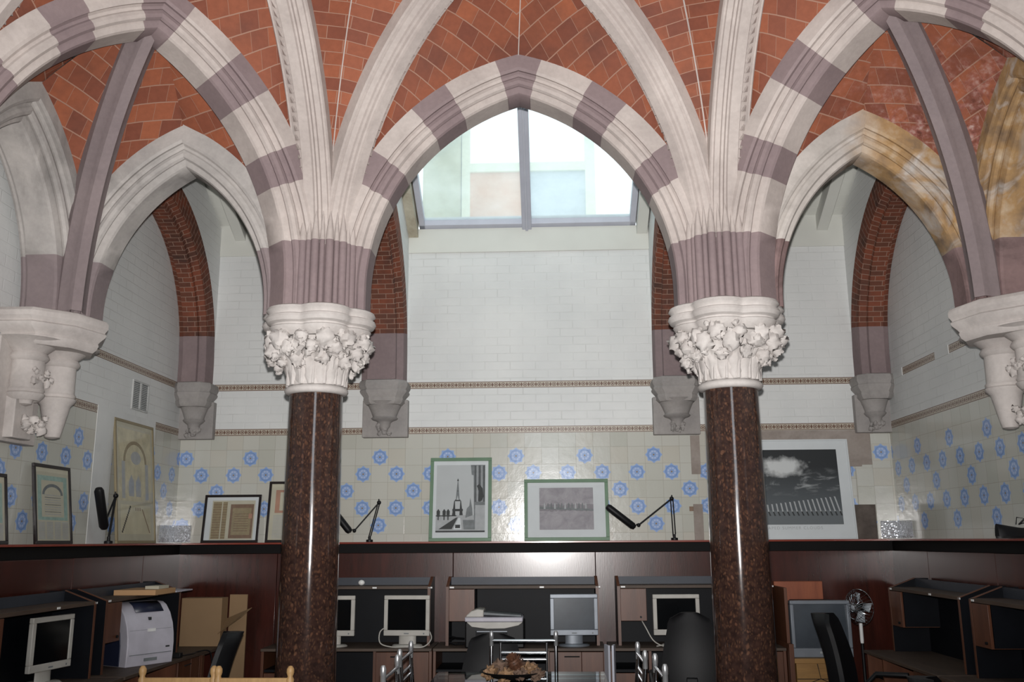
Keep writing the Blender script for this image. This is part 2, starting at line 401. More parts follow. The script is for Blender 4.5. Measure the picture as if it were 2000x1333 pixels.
# star columns: back wall X = -.742 is a column centre with i % 4 == 0
wall('wall_back', (-B, D), (B, D), lambda s: (s - B + .736) / TX + .5, 4.235, -1.35)
wall('wall_left', (-B, -2.5), (-B, D), lambda s: (s - 2.5 - 6.406) / TX + .5, 5.9)
wall('wall_right', (B, -2.5), (B, D), lambda s: (s - 2.5 - 7.64) / TX + .5, 5.9)
mb = MB().box(-3.3, 3.3, -2.6, 8.4, -.1, 0); tag(mb.build('floor', M_floor, smooth=0), kind='structure')
# plain painted patches and bare plaster on the tiling
tag(MB().box(-B - .01, -B + .004, 6.64, 6.92, LEDGE, ZL).build('trim_1', M_wallwhite), kind='structure')
tag(MB().box(-B - .01, -B + .004, 6.92, 7.66, 2.3, ZL).build('trim_2', M_wallwhite), kind='structure')
mb = MB().box(1.96, 2.80, D - .012, D + .01, LEDGE, ZL - BT - .005).box(2.80, 2.90, D - .012, D + .01, 2.215, ZL - BT - .005).box(2.90, 3.02, D - .0118, D + .01, 2.23, ZL - BT - .02)
tag(mb.build('trim_3', M_plaster), kind='structure')
tag(MB().box(2.80, 2.985, D - .008, D + .01, LEDGE, 1.885).build('trim_4', M_dplaster), kind='structure')
tag(MB().box(1.42, 1.50, D - .01, D + .01, LEDGE, 1.90).box(1.42, 1.50, D - .01, D + .01, 2.16, 2.50).build('trim_5', M_plaster), kind='structure')
# tiles that stand apart at the right end of the back wall, and the very shiny lowest tiles in both corners
mb = MB(); y = D - .013
mb.add([(2.99, y, LEDGE), (B, y, LEDGE), (B, y, 2.50), (2.99, y, 2.50)], [(0, 1, 2, 3)], 0, [[(0, 8 + 6), (1.1, 8 + 6), (1.1, 8), (0, 8)]])
mb.add([(2.845, y, 1.885), (2.99, y, 1.885), (2.99, y, 2.20), (2.845, y, 2.20)], [(0, 1, 2, 3)], 0, [[(3, 12), (4, 12), (4, 10), (3, 10)]])
mb.add([(2.997, y - .002, 2.262), (3.149, y - .002, 2.262), (3.149, y - .002, 2.412), (2.997, y - .002, 2.412)], [(0, 1, 2, 3)], 0, [[(0, .999), (.999, .999), (.999, 0), (0, 0)]])
tag(mb.build('trim_11', M_tile, smooth=0), kind='structure')
t = NT('mirror_glazed_tile'); t.set(hx('#dfe2e6'), .12, .6, 1.0); vv = t.n('ShaderNodeTexVoronoi'); t.l(t.tc(), vv.inputs['Vector']); vv.inputs['Scale'].default_value = 55; t.bump(vv.outputs['Distance'], 1.0, .006); M_mirt = t.mat
mb = MB()
for sx in (-1, 1):
    mb.box(*sorted((sx * (B - .15), sx * B)), D - .016, D, LEDGE + .006, 1.745); mb.box(*sorted((sx * (B - .003), sx * B)), D - .33, D - .017, LEDGE + .006, 1.745)
tag(mb.build('trim_12', M_mirt, smooth=0), kind='structure')
# right wall: the upper border is mostly painted over, only two runs show
mb = MB(); prev = D
for a, b in ((RB1, RB0), (RB3, RB2)): mb.box(B - .006, B + .01, b, prev, ZU - BT - .004, ZU + .004); prev = a
tag(mb.build('trim_6', M_wallwhite), kind='structure')

# ------------------------------------------------------------------ arches
def arc(r0, l, h, zs, n=0.):
    R = (l * l + h * h) / (2 * l)
    return R, (lambda nn: acos(max(-1, min(1, (R - l) / (R + nn)))))
def sweep_half(mb, P0, d, s, r0, l, h, zs, prof, z0, breaks=(), cols=None, nseg=26, joint=3.47):
    """sweep a moulding from the springing point up to the crown, mitred on the mid-plane"""
    R, fm = arc(r0, l, h, zs); F0 = fm(0)
    phs = sorted(set([round(F0 * i / nseg, 5) for i in range(nseg)] + [b for b in breaks if b < F0 - .004]))
    rows = [('z', z0)]
    if zs - z0 > .01: rows.append(('z', zs))
    fj = asin((joint - zs) / R)
    phs = [p for p in phs[1:] if abs(p - fj) > .045 or p in breaks]
    rows += [('p', p) for p in phs if p < fj] + [('h', joint)] + [('p', p) for p in phs if p > fj] + [('end', 0)]
    P = []
    for k, v in rows:
        r = []
        for w, n in prof:
            if k == 'z': off, z = r0 - n, v
            else:
                f = asin((v - zs) / (R + n)) if k == 'h' else min(v, fm(n)) if k == 'p' else fm(n)
                off, z = r0 + R - (R + n) * cos(f), zs + (R + n) * sin(f)
            q = P0 + d * off + s * w; r.append((q.x, q.y, z))
        P.append(r)
    def mf(i, j):
        if cols is None: return 0
        k, v = rows[i]; v = -1 if k == 'z' else fj if k == 'h' else v
        if rows[i + 1][0] == 'end' : v = rows[i][1] + 1e-3
        return cols(v + 1e-4, P[i][j][2] * .5 + P[i + 1][j][2] * .5)
    mb.grid(P, mf=mf)
def curvepts(P0, d, s, r0, l, h, zs, w, n, z0, N):
    R, fm = arc(r0, l, h, zs); F0 = fm(n); out = []
    L = (zs - z0) + R * F0
    for i in range(N + 1):
        a = L * i / N
        if a < zs - z0: off, z = r0 - n, z0 + a
        else:
            f = (a - zs + z0) / R; off, z = r0 + R - (R + n) * cos(f), zs + (R + n) * sin(f)
        q = P0 + d * off + s * w; out.append(Vector((q.x, q.y, z)))
    return out
def web(mb, c0, c1, nj=6, alpha=.3, m=0, rise=0., u0=0):
    """ruled brick web from curve c0 to curve c1, bricks laid at alpha to the rulings"""
    P, U = [], []; s = 0
    for i in range(len(c0)):
        if i: s += ((c0[i] + c1[i]) / 2 - (c0[i - 1] + c1[i - 1]) / 2).length
        W_ = (c1[i] - c0[i]).length; r, q = [], []
        for j in range(nj + 1):
            t = j / nj; p = c0[i].lerp(c1[i], t); p = p + Vector((0, 0, rise * W_ * 4 * t * (1 - t)))
            r.append(p); w = W_ * t; q.append((u0 + w * cos(alpha) + s * sin(alpha), -w * sin(alpha) + s * cos(alpha)))
        P.append(r); U.append(q)
    mb.grid(P, m, U)
def sym(h): return h + [(-w, n) for w, n in reversed(h)]
PF = sym([(-.20, .23), (-.20, .135), (-.19, .118), (-.168, .122), (-.152, .112), (-.147, .097), (-.157, .086), (-.161, .066), (-.153, .047), (-.135, .038), (-.120, .043), (-.113, .052), (-.108, .03), (-.10, .008), (-.085, .0)])
PR = sym([(-.12, .22), (-.12, .10), (-.112, .088), (-.10, .088), (-.096, .075), (-.068, .062), (-.064, .045), (-.05, .04), (-.046, .02), (-.036, .016), (-.03, .0)])
PS = sym([(-.09, .17), (-.085, .09), (-.075, .075), (-.05, .045), (-.045, .03), (-.038, .016), (-.03, .0)])
PH = .31, A - .31, 1.315, 3.15                 # r0, l, h, zs of the striped arches
BR = (.4476, .594, .826, .995, 1.222)
def striped(f, z):
    k = sum(f > b for b in BR); return 1 if z < 3.42 or k in (1, 3, 5) else 0
def rotO(v, a):
    v = Vector(v) - O; return Vector((v.x * cos(a) - v.y * sin(a), v.x * sin(a) + v.y * cos(a))) + O
def dirr(v, a): return Vector((v[0] * cos(a) - v[1] * sin(a), v[0] * sin(a) + v[1] * cos(a)))
ZA = 3.00                                      # top of the capitals
SPN = 1.20                                     # half span of the diagonal bays
PC = Vector((0, 4.60)); ZC = 4.95
dA = (PC - CL); LA = dA.length; dA.normalize()
RA = .27, LA - .27, ZC - 3.3, 3.3
arch_lab = {0: 'striped pointed arch of white and purple stone between the two granite pillars',
            1: 'striped pointed arch springing forward from the left granite pillar',
            -1: 'striped pointed arch springing forward from the right granite pillar'}
rib_lab = {(0, 0): 'white dentilled vault rib rising rightward from the left pillar toward the crown', (0, 1): 'white dentilled vault rib rising leftward from the right pillar toward the crown',
           (1, 0): 'white dentilled vault rib rising steeply leftward from the left pillar', (-1, 0): 'white dentilled vault rib rising steeply rightward from the right pillar',
           (1, 1): 'white dentilled vault rib on the far side of the left striped arch', (-1, 1): 'white dentilled vault rib on the far side of the right striped arch'}
dB_ = ((CL + Vector((-A - SPN * sqrt(2), YC - SPN * sqrt(2)))) / 2 + Vector((1, -1)).normalized() * 1.07 - CL).normalized(); u = (dA + dB_).normalized()
def crease(pts_rib, Pcol, uu):
    out = []
    for p in pts_rib:
        v = Vector((p.x, p.y)) - Pcol; a = v.dot(uu); w = (v - uu * a).length
        q = Pcol + uu * a; out.append(Vector((q.x, q.y, p.z + .45 * w)))
    return out
crown = []
AL1, AL2, AL3, AL4, AL5 = .585, -.29, .74, .7, .71
for side in (0, 1, -1):
    if side == 0: P, Q, H = CL, CR, PH
    else:
        c45 = SPN * sqrt(2); H = (PH[0], SPN - PH[0], 1.36, PH[3])
        P, Q = (CL, Vector((-A - c45, YC - c45))) if side == 1 else (CR, Vector((A + c45, YC - c45)))
    dx = (Q - P).normalized(); sn = Vector((-dx.y, dx.x)); sn = -sn if sn.dot(O - P) > 0 else sn
    kf = 1 if side == 0 else .906; br = [b * kf for b in BR]; st = lambda f, z: striped(f / kf, z)
    mb = MB(); sweep_half(mb, P, dx, sn, *H, PF, ZA, br, st, joint=3.42); sweep_half(mb, Q, -dx, sn, *H, PF, ZA, br, st, joint=3.42)
    tag(mb.build('pointed_arch', [M_white, M_purple], smooth=28), arch_lab[side], 'arch', kind='thing')
    pc = (P + Q) / 2 - sn * 1.07
    wb = MB()
    for k, (S, e) in enumerate(((P, dx), (Q, -dx))):
        d = (pc - S).normalized(); LR = (pc - S).length; per = Vector((-d.y, d.x)); per = -per if per.dot(e) < 0 else per     # toward the arch
        RA = .27, LR - .27, ZC - 3.3, 3.3; SM = k if side == 0 else (0 if side == 1 else 1); far = side != 0 and k == 1
        rb = MB(); sweep_half(rb, S, d, per, *RA, PR, ZA, (), lambda f, z: 1 if z < 3.42 else 0, nseg=34, joint=3.42)
        # dentils along the hollow on the arch side
        o = rb.build('vault_rib', [M_white, M_purple], smooth=28); tag(o, rib_lab[(side, k)], 'rib', kind='thing')
        db = MB(); pts = curvepts(S, d, per, *RA, .066, .052, 3.04, 46); pts2 = curvepts(S, d, per, *RA, .034, .006, 3.04, 46)
        for i in range(1, 46):
            a, b, c2 = pts[i], pts[i].lerp(pts[i + 1] if i < 45 else pts[i], .62), pts2[i].lerp(pts2[i + 1], .1)
            nrm = (b - a).cross(c2 - a).normalized() * .012
            if nrm.z > 0: nrm = -nrm
            db.add([a, b, c2, a + nrm, b + nrm, c2 + nrm], [(0, 1, 2), (5, 4, 3), (0, 3, 4, 1), (1, 4, 5, 2), (2, 5, 3, 0)], 1 if a.z < 3.42 else 0)
        db.build('dentil_band', [M_white, M_purple], parent=o, smooth=0)
        ca = curvepts(S, e, sn, *H, -.17, .20, 3.3, 40)
        cr = curvepts(S, d, per, *RA, .10, .17, 3.3, 40)
        web(wb, cr, ca, 6, AL1, rise=.06)
        cb = curvepts(S, d, per, *RA, -.10, .17, 3.3, 40)
        uu = {0: u, 1: Vector((-u.x, u.y))}[SM]; uu = uu if not far else (Vector((-dx.y, dx.x)) * (-1 if side == 1 else 1)).normalized(); cc = crease(cb, S, uu)
        web(wb, cb, cc, 4, AL2)
        wb.tube([p + Vector((0, 0, -.002)) for p in cc[2:]], .0045, 5, 1)
        if k == 0: wb.tube([ca[-1].lerp(cr[-1], q / 6) + Vector((0, 0, .06 * (ca[-1] - cr[-1]).length * 4 * (q / 6) * (1 - q / 6) - .002)) for q in range(7)], .0045, 5, 1)
        if side == 0 and k == 0: WEB0 = dict(cr=cr, ca=ca, cb=cb, cc=cc)
        crown.append((cb[-1], cc[-1]))
    mats = {0: 'ceiling_centre', 1: 'ceiling_left', -1: 'ceiling_right'}
    tag(wb.build(mats[side], [M_brick, M_white], smooth=30), kind='structure')
mb = MB().box(-3.4, 3.4, -2.6, 5.75, 6.15, 6.25); tag(mb.build('roof', M_wallwhite, smooth=0), kind='structure')

# grey side arches of the arcade and their wall arches, corner ribs and corner webs
XC = A + SPN * sqrt(2); HS = (XC - A) / 2
GH = .37, HS - .37, .95, 3.05; GK = .245, HS - .245, .95, 3.05
def gcol(f, z): return 1 if z < 3.42 else 0
def gcolk(f, z): return 1 if z < 3.36 else 0
for sx in (-1, 1):
    K = Vector((sx * XC, YC)); S = Vector((sx * A, YC)); dx = Vector((-sx, 0)); sn = Vector((0, 1))
    side = 'left' if sx < 0 else 'right'
    g = M_grey if sx < 0 else M_stained; pu = M_rib if sx < 0 else M_stainpur; WM = M_brick if sx < 0 else M_brickR
    mid = (.245 - .34) / 2                       # the crown sits midway between the two intrados feet
    GHs = .34, HS - .34 - mid, .95, 3.05; GKs = .245, HS - .245 + mid, .95, 3.05
    mb = MB(); sweep_half(mb, K, dx, sn, *GKs, PF, ZA, (), gcolk, joint=3.36); sweep_half(mb, S, -dx, sn, *GHs, PF, ZA, (), gcol, joint=3.42)
    tag(mb.build('side_arch', [g, pu], smooth=28), ('smoky grey pointed arch between the left wall corbel and left pillar' if sx < 0 else
        'ochre-stained pointed arch between the right pillar and right wall corbel'), 'arch', kind='thing')
    dy = Vector((0, -1)); sw = Vector((sx, 0)); K2 = Vector((sx * XC, YC - 2 * HS))
    mb = MB(); sweep_half(mb, K, dy, sw, *GKs, PF, ZA, (), gcolk, joint=3.36); sweep_half(mb, K2, -dy, sw, *GHs, PF, ZA, (), gcol, joint=3.42)
    tag(mb.build('wall_arch', [g, pu], smooth=28), f'grey moulded arch running forward along the {side} wall from its corbel', 'arch', kind='thing')
    # rib from the corner to the crown of the diagonal striped arch
    Pm = (K2 + S) / 2; dk = (Pm - K).normalized(); pk = Vector((-dk.y, dk.x))
    lk = (Pm - K).length + .02
    KH = .33, lk - .33, 4.52 - 2.95, 2.95
    mb = MB(); sweep_half(mb, K, dk, pk, *KH, PS, 3.01, (), None, nseg=30)
    tag(mb.build('corner_rib', M_rib, smooth=28), f'slate-purple stone rib climbing from the {side} wall corbel to the striped arch crown', 'rib', kind='thing')
    wb = MB()
    def refl(p):                                 # mirror about the diagonal through the corner
        ax, ay = (p.x - K.x) * (-sx), -(p.y - K.y)
        return Vector((K.x - sx * ay, K.y - ax, p.z))
    N = 34
    ga = curvepts(K, dx, sn, *GKs, -.17, .20, 3.2, N); gb = curvepts(S, -dx, sn, *GHs, -.17, .20, 3.2, N)
    rk = curvepts(K, dk, pk, *KH, 0, .12, 3.2, N)
    da = (K2 - S).normalized(); nb = Vector((-da.y, da.x)); nb = nb if nb.dot(K - S) > 0 else -nb
    db_ = curvepts(S, da, nb, PH[0], SPN - PH[0], 1.36, PH[3], .16, .20, 3.2, N)
    if sx < 0: WEBS = dict(rk=rk, ga=ga, gb=gb, db=db_, gr=[refl(p) for p in ga])
    web(wb, rk, ga, 6, AL3, rise=.05); web(wb, db_, gb, 6, AL4, rise=.05)
    web(wb, rk, [refl(p) for p in ga], 6, AL5, rise=.05)
    web(wb, [refl(p) for p in db_], [refl(p) for p in gb], 6, AL4, rise=.05)
    tag(wb.build('ceiling_' + side + '_corner', WM, smooth=30), kind='structure')

# arcade wall above the arches (seen from the aisle)
mb = MB()
for S, d, H in ((CL, 1, PH), (CR, -1, PH), (CL, -1, GH), (CR, 1, GH), (Vector((-XC, YC)), 1, GK), (Vector((XC, YC)), -1, GK)):
    pts = curvepts(S, Vector((d, 0)), Vector((0, 1)), *H, .1, .12, ZA, 30)
    mb.grid([[p, Vector((p.x, p.y, 5.95))] for p in pts])
tag(mb.build('wall_arcade', M_wallwhite, smooth=0), kind='structure')

# ------------------------------------------------------------------ aisle: brick transverse arches, roof, skylight
def aisle_arch(xc, w0, w1, label, px0=None):
    y0, y1 = D - .25, YC + .18; ym = (y0 + y1) / 2; l = (y0 - y1) / 2; h = 1.13; zs = 3.2; R = (l * l + h * h) / (2 * l); th = .25
    F0 = acos((R - l) / R); mb = MB(); N = 30
    prof = [(w0, th), (w0, .075), (w0 + .006, .06), (w0 + .06, .03), (w0 + .066, .0), (w1 - .066, .0), (w1 - .06, .03), (w1 - .006, .06), (w1, .075), (w1, th)]
    ws = [0]; 
    for i in range(1, len(prof)): ws.append(ws[-1] + sqrt((prof[i][0] - prof[i - 1][0]) ** 2 + (prof[i][1] - prof[i - 1][1]) ** 2))
    for sgn, ya in ((-1, y0), (1, y1)):
        P, U = [], []; s = 0
        rows = [3.0, 3.2, 3.41] + [None] * N; F1 = asin((3.41 - zs) / R)
        for i in range(N + 3):
            r, q = [], []
            for (w, n), wu in zip(prof, ws):
                fm = acos(max(-1, min(1, (R - l) / (R + n))))
                if i == 0: off, z = -n, 3.0
                elif i == 1: off, z = -n, zs
                else:
                    f = F1 + (fm - F1) * (i - 2) / N; off, z = R - (R + n) * cos(f), zs + (R + n) * sin(f)
                r.append((xc + w, ya + sgn * off, z)); q.append((wu, (0, .2, .41)[i] if i < 3 else .41 + R * (F0 - F1) * (i - 2) / N))
            P.append(r); U.append(q)
        mb.grid(P, uv=U, mf=lambda i, j: 1 if i < 2 else 0)
    o = mb.build('brick_arch', [M_abrick, M_purple], smooth=28); tag(o, label, 'arch', kind='thing')
    # plastered wall over it up to the lean-to roof
    pts = []
    for sgn, ya in ((-1, y0), (1, y1)):
        half = []
        for i in range(N + 1):
            f = acos((R - l) / (R + th - .02)) * i / N; half.append((ya + sgn * (R - (R + th - .02) * cos(f)), zs + (R + th - .02) * sin(f)))
        pts += half if sgn < 0 else half[::-1]
    pts = [(D, 3.41)] + [p for p in pts if p[1] > 3.41] + [(y1 - .3, 3.41)]
    wv = MB(); ww0, ww1 = w0 + .004, w1 - .004
    for a, b in zip(pts, pts[1:]):
        for x in (xc + ww0, xc + ww1):
            ta, tb = 4.5 + .52 * (D - a[0]), 4.5 + .52 * (D - b[0])
            wv.add([(x, a[0], a[1]), (x, b[0], b[1]), (x, b[0], tb), (x, a[0], ta)], [(0, 1, 2, 3)], 0, [[(a[0], a[1]), (b[0], b[1]), (b[0], tb), (a[0], ta)]])
    tag(wv.build('wall_over_arch', M_wallwhite, smooth=0), kind='structure')
aisle_arch(-3.04, -.125, .135, 'brown brick arch against the left wall, behind the smoky side arch')
aisle_arch(-1.305, -.19, .19, 'brown brick arch behind the left granite pillar')
aisle_arch(1.305, -.19, .19, 'brown brick arch behind the right granite pillar')
aisle_arch(3.04, -.135, .125, 'brown brick arch against the right wall with flaking white patches')

tag(MB().box(-B, B, -2.6, -2.5, 0, 6.15).build('wall_front', M_wallwhite, smooth=0), kind='structure')

# lean-to roof boards, fascia, rafters and the skylight
SL = .52; zr = lambda y, e=0: 4.50 + e + SL * (D - y)
mb = MB()
def roofpanel(mb, x0, x1, y0, y1, e=0, step=.135):
    y = y1; k = 0
    while y > y0 + 1e-3:
        ya = max(y0, y - step)
        mb.add([(x0, y - .004, zr(y, e)), (x1, y - .004, zr(y, e)), (x1, ya + .004, zr(ya, e)), (x0, ya + .004, zr(ya, e)),
                (x0, y - .004, zr(y, e + .02)), (x1, y - .004, zr(y, e + .02)), (x1, ya + .004, zr(ya, e + .02)), (x0, ya + .004, zr(ya, e + .02))],
               [(0, 1, 2, 3), (7, 6, 5, 4), (0, 4, 5, 1), (2, 6, 7, 3), (0, 3, 7, 4), (1, 2, 6, 5)]); y = ya
for x0, x1 in ((-3.2, -1.0), (.99, 3.2)): roofpanel(mb, x0, x1, 5.6, D + .04, .03)
roofpanel(mb, -1.0, .99, 5.6, 6.1, .03)
tag(mb.build('ceiling_boards', M_timber, smooth=0), kind='structure')
M_slate = plain('slate_roof', '#555a60', .6)
rf = MB()
for x0, x1, y0, y1 in ((-3.4, -1.02, 5.5, 8.25), (1.01, 3.4, 5.5, 8.25), (-1.02, 1.01, 5.5, 6.08)):
    rf.add([(x0, y1, zr(y1, .07)), (x1, y1, zr(y1, .07)), (x1, y0, zr(y0, .07)), (x0, y0, zr(y0, .07))], [(0, 1, 2, 3)])
tag(rf.build('roof', M_slate, smooth=0), kind='structure')
tag(MB().box(-B, -1.5, D - .012, D + .03, 4.235, 4.60).box(-1.5, 1.5, D - .012, D + .03, 4.235, 4.47).box(1.5, B, D - .012, D + .03, 4.235, 4.60).build('trim_7', M_timber, bevel=.003), kind='structure')
def rafter(x, w, h, y0, y1, name, mat):
    m = MB(); m.add([(x + a, y, zr(y, e)) for y in (y0, y1) for a, e in ((-w / 2, .04), (w / 2, .04), (w / 2, -h), (-w / 2, -h))],
                    [(0, 1, 2, 3), (7, 6, 5, 4), (0, 4, 5, 1), (1, 5, 6, 2), (2, 6, 7, 3), (3, 7, 4, 0)])
    return m.build(name, mat, bevel=.004)
for x, mt, lab in ((-2.72, M_timber, 'cream roof beam over the left end of the aisle'), (-1.08, M_timberS, 'stained cream roof beam at the left edge of the skylight'),
              (1.06, M_timber, 'cream roof beam at the right edge of the skylight'), (2.72, M_timber, 'cream roof beam over the right end of the aisle')):
    tag(rafter(x, .10, .12, 5.9, D - .01, 'roof_beam', mt), lab, 'beam', kind='thing')
win = empty('window_1', (0, 0, 0), kind='structure')
wf = MB()
def bar(m, x0, x1, y0, y1, e0, e1):
    m.add([(x, y, zr(y, e)) for y in (y0, y1) for x, e in ((x0, e0), (x1, e0), (x1, e1), (x0, e1))], [(0, 1, 2, 3), (7, 6, 5, 4), (0, 4, 5, 1), (1, 5, 6, 2), (2, 6, 7, 3), (3, 7, 4, 0)])
bar(wf, -1.02, -.965, 6.1, D + .02, -.03, .05); bar(wf, .95, 1.005, 6.1, D + .02, -.03, .05); bar(wf, -.055, .035, 6.1, D + .02, -.06, .05)
bar(wf, -.022, .002, 6.1, D + .02, -.075, .05); bar(wf, -1.02, 1.005, D - .045, D + .02, -.03, .05); bar(wf, -1.02, 1.005, 6.1, 6.15, -.03, .05)
wf.build('window_frame', M_bluegrey, parent=win, bevel=.004)
t = NT('frosted_skylight_glass'); nt = t.t
tr = t.n('ShaderNodeBsdfTransparent'); tr.inputs[0].default_value = (.93, .98, .96, 1)
tl = t.n('ShaderNodeBsdfTranslucent'); tl.inputs[0].default_value = (.82, .92, .90, 1)
gl = t.n('ShaderNodeBsdfGlossy'); gl.inputs['Roughness'].default_value = .1
m1 = t.n('ShaderNodeMixShader'); t.l(t.mrange(t.noise(3, 4), .3, .7, .36, .52), m1.inputs[0]); t.l(tr.outputs[0], m1.inputs[1]); t.l(tl.outputs[0], m1.inputs[2])
m2 = t.n('ShaderNodeMixShader'); m2.inputs[0].default_value = .05; t.l(m1.outputs[0], m2.inputs[1]); t.l(gl.outputs[0], m2.inputs[2])
t.l(m2.outputs[0], nt.nodes['Material Output'].inputs[0]); M_glass = t.mat
for x0, x1 in ((-.97, -.05), (.03, .955)):
    g = MB(); g.add([(x0, D - .03, zr(D - .03, .02)), (x1, D - .03, zr(D - .03, .02)), (x1, 6.12, zr(6.12, .02)), (x0, 6.12, zr(6.12, .02))], [(0, 1, 2, 3)])
    g.build('pane', M_glass, parent=win, smooth=0)
# seen through the frosted glass: a white dormer of the building behind, its brick wall and slates
M_dormer = plain('white_dormer_paint', '#dfe0cc', .6, var=.05); M_moss = stone('mossy_render', '#8f8f6c', '#b9b79a', .6, '#7a7a52')
M_dpane = plain('pale_dormer_pane', '#bcc6d2', .4, var=.15, scale=1.5); M_rwall = plain('salmon_brick_behind', '#d8a58c', .8, var=.15, scale=1.2)
yd = 10.6
dm = empty('dormer_window', (0, yd, 5.0), label='blurred cream dormer window seen through the skylight glass', cat='window', kind='thing')
MB().box(-.85, -.75, 0, .1, .2, 3.6).box(.66, .78, 0, .1, .2, 3.6).box(-.75, .66, 0, .1, 1.03, 1.14).box(-.75, .66, 0, .1, .2, .42).build('frame', M_dormer, parent=dm)
MB().box(-.75, -.03, .04, .07, .42, 1.03).build('pane', M_rwall, parent=dm); MB().box(-.03, .66, .04, .07, .42, 1.03).build('pane', M_dpane, parent=dm)
tag(MB().box(-1.30, -.86, yd - .2, yd + .3, 0, 6.9).build('neighbour_wall', M_moss), 'mossy olive wall blurred behind the left skylight pane', 'wall', kind='thing')

# ------------------------------------------------------------------ granite pillars and carved capitals
def lobes(th0, c=.19, rl=.175, k=6):
    def f(a, z=0):
        best = 0
        for i in range(k):
            dlt = (a - th0 - 2 * pi * i / k + pi) % (2 * pi) - pi; s_ = c * sin(dlt)
            if abs(dlt) < pi / 2 and abs(s_) < rl: best = max(best, c * cos(dlt) + sqrt(rl * rl - s_ * s_))
        return best / (c + rl)
    return f
def bell(z): t = max(0, min(1, (z - 2.54) / .40)); return .172 + .115 * t ** 2.2
def leaf(mb, a, z0, h, w, out, curl, seed):
    NL, NW = 11, 9; P = []
    for i in range(NL):
        t = i / (NL - 1); z = z0 + h * (t if t < .8 else .8 + (t - .8) * (1 - 2.2 * (t - .8) * 5 * .5)); row = []
        ro = out * t ** 2.0 + curl * max(0, t - .72) ** 1.2 * 3
        ww = w * (.45 + .9 * sin(pi * min(1, t * .92 + .04)) ** .8) * (1 + .22 * sin(t * 19 + seed))
        for j in range(NW):
            s_ = -1 + 2 * j / (NW - 1); az = a + s_ * ww / .26
            rr = bell(z) + .012 + ro + .018 * (1 - abs(s_)) * t + .012 * cos(s_ * 9.4 + seed) * t - .02 * s_ * s_ * (1 if t < .7 else -.6)
            rr += .010 * noise.noise(Vector((az * 6, z * 22, seed)))
            row.append((rr * cos(az), rr * sin(az), z + (-.03 * s_ * s_ * t) + .012 * sin(s_ * 11 + seed) * t))
        P.append(row)
    mb.grid(P)
def pillar(x, label, seed):
    o = empty('granite_pillar', (x, YC, 0), label=label, cat='pillar', kind='thing')
    th = atan2(O.y - YC, O.x - x)
    MB().lathe([(.184, .28), (.180, .6), (.176, .9), (.172, 1.6), (.164, 2.46), (.164, 2.50)], n=56).build('shaft', M_granite, parent=o, smooth=60)
    MB().lathe([(.26, 0), (.26, .10), (.245, .12), (.25, .15), (.235, .19), (.205, .21), (.21, .24), (.19, .28)], n=40).build('base', M_corb, parent=o, smooth=50)
    MB().lathe([(.165, 2.492), (.188, 2.497), (.197, 2.512), (.196, 2.525), (.184, 2.536), (.172, 2.545)], n=48).build('neck_ring', M_cap, parent=o, smooth=50)
    b = MB(); b.lathe([(bell(z), z) for z in [2.54 + .41 * i / 18 for i in range(19)]], n=64, sc=lambda a, z: 1 + .02 * cos(a * 8) * (z - 2.5) * 2)
    b.build('bell', M_cap, parent=o, smooth=60)
    r_ = random.Random(seed); f = MB()
    for k in range(8):
        a = th + pi / 8 + k * pi / 4
        leaf(f, a, 2.545, .235, .060, .030, .07, seed + k)
        leaf(f, a + pi / 8, 2.55, .30, .070, .030, .075, seed * 2 + k)
    for tier, (rr0, z_, rb) in enumerate(((.300, 2.81, .054), (.283, 2.75, .047), (.245, 2.69, .038))):
        for k in range((13, 12, 10)[tier]):
            a = th + (k + .5 * tier) * 2 * pi / (13, 12, 10)[tier] + r_.uniform(-.05, .05); rr = rr0 + r_.uniform(-.012, .012); z = z_ + r_.uniform(-.015, .015)
            f.sph((rr * cos(a), rr * sin(a), z), rb * r_.uniform(.8, 1.15), 14, 10, sq=(1, 1, r_.uniform(.8, 1.3)), jit=.55)
            for q in range(3):
                aa = a + r_.uniform(-.18, .18); zz = z + r_.uniform(-.06, .045); r2 = rr + r_.uniform(-.012, .018) - .3 * max(0, 2.68 - zz)
                f.sph((r2 * cos(aa), r2 * sin(aa), zz), r_.uniform(.012, .024), 8, 6, sq=(1, 1, r_.uniform(.5, 1.4)), jit=.9)
    for k in range(16):                         # stems running up the bell
        a = th + k * pi / 8 + .1
        f.tube([((bell(z) + .010) * cos(a + .25 * (z - 2.54)), (bell(z) + .010) * sin(a + .25 * (z - 2.54)), z) for z in (2.545, 2.62, 2.70, 2.79)], [.011, .009, .008, .007], 6)
    f.build('carved_foliage', M_cap, parent=o, smooth=60)
    L = lobes(th)
    MB().lathe([(.28, 2.835), (.30, 2.85), (.325, 2.868), (.338, 2.888), (.326, 2.896), (.33, 2.905), (.355, 2.915), (.369, 2.937), (.362, 2.955), (.345, 2.962), (.35, 2.978), (.364, 2.99), (.356, 3.008), (.335, 3.018), (.28, 3.02)], n=120, sc=L).build('abacus', M_cap, parent=o, smooth=35)
    MB().lathe([(.22, 3.0), (.21, 3.415)], n=24).build('springer_core', M_purple, parent=o)
    m = MB(); m2 = MB()
    for k, rr in ((-5, .265), (-4, .28), (-3, .29), (-2, .30), (-1, .305), (0, .312), (1, .305), (2, .30), (3, .29), (4, .28), (5, .265)):
        a = th + k * .145; q = (rr * cos(a), rr * sin(a))
        w = .026 if k % 2 == 0 else .017; m.lathe([(w, 3.0), (w, 3.42)], c=q, n=14); m2.lathe([(w, 3.42), (w * .85, 3.48), (w * .5, 3.55), (.002, 3.61)], c=(q[0] * .985, q[1] * .985), n=14)
    m.build('springer_roll', M_purple, parent=o, smooth=50); m2.build('rib_root_roll', M_white, parent=o, smooth=50)
pillar(-A, 'polished brown granite pillar with carved leaf capital, the one left of the skylight', 3)
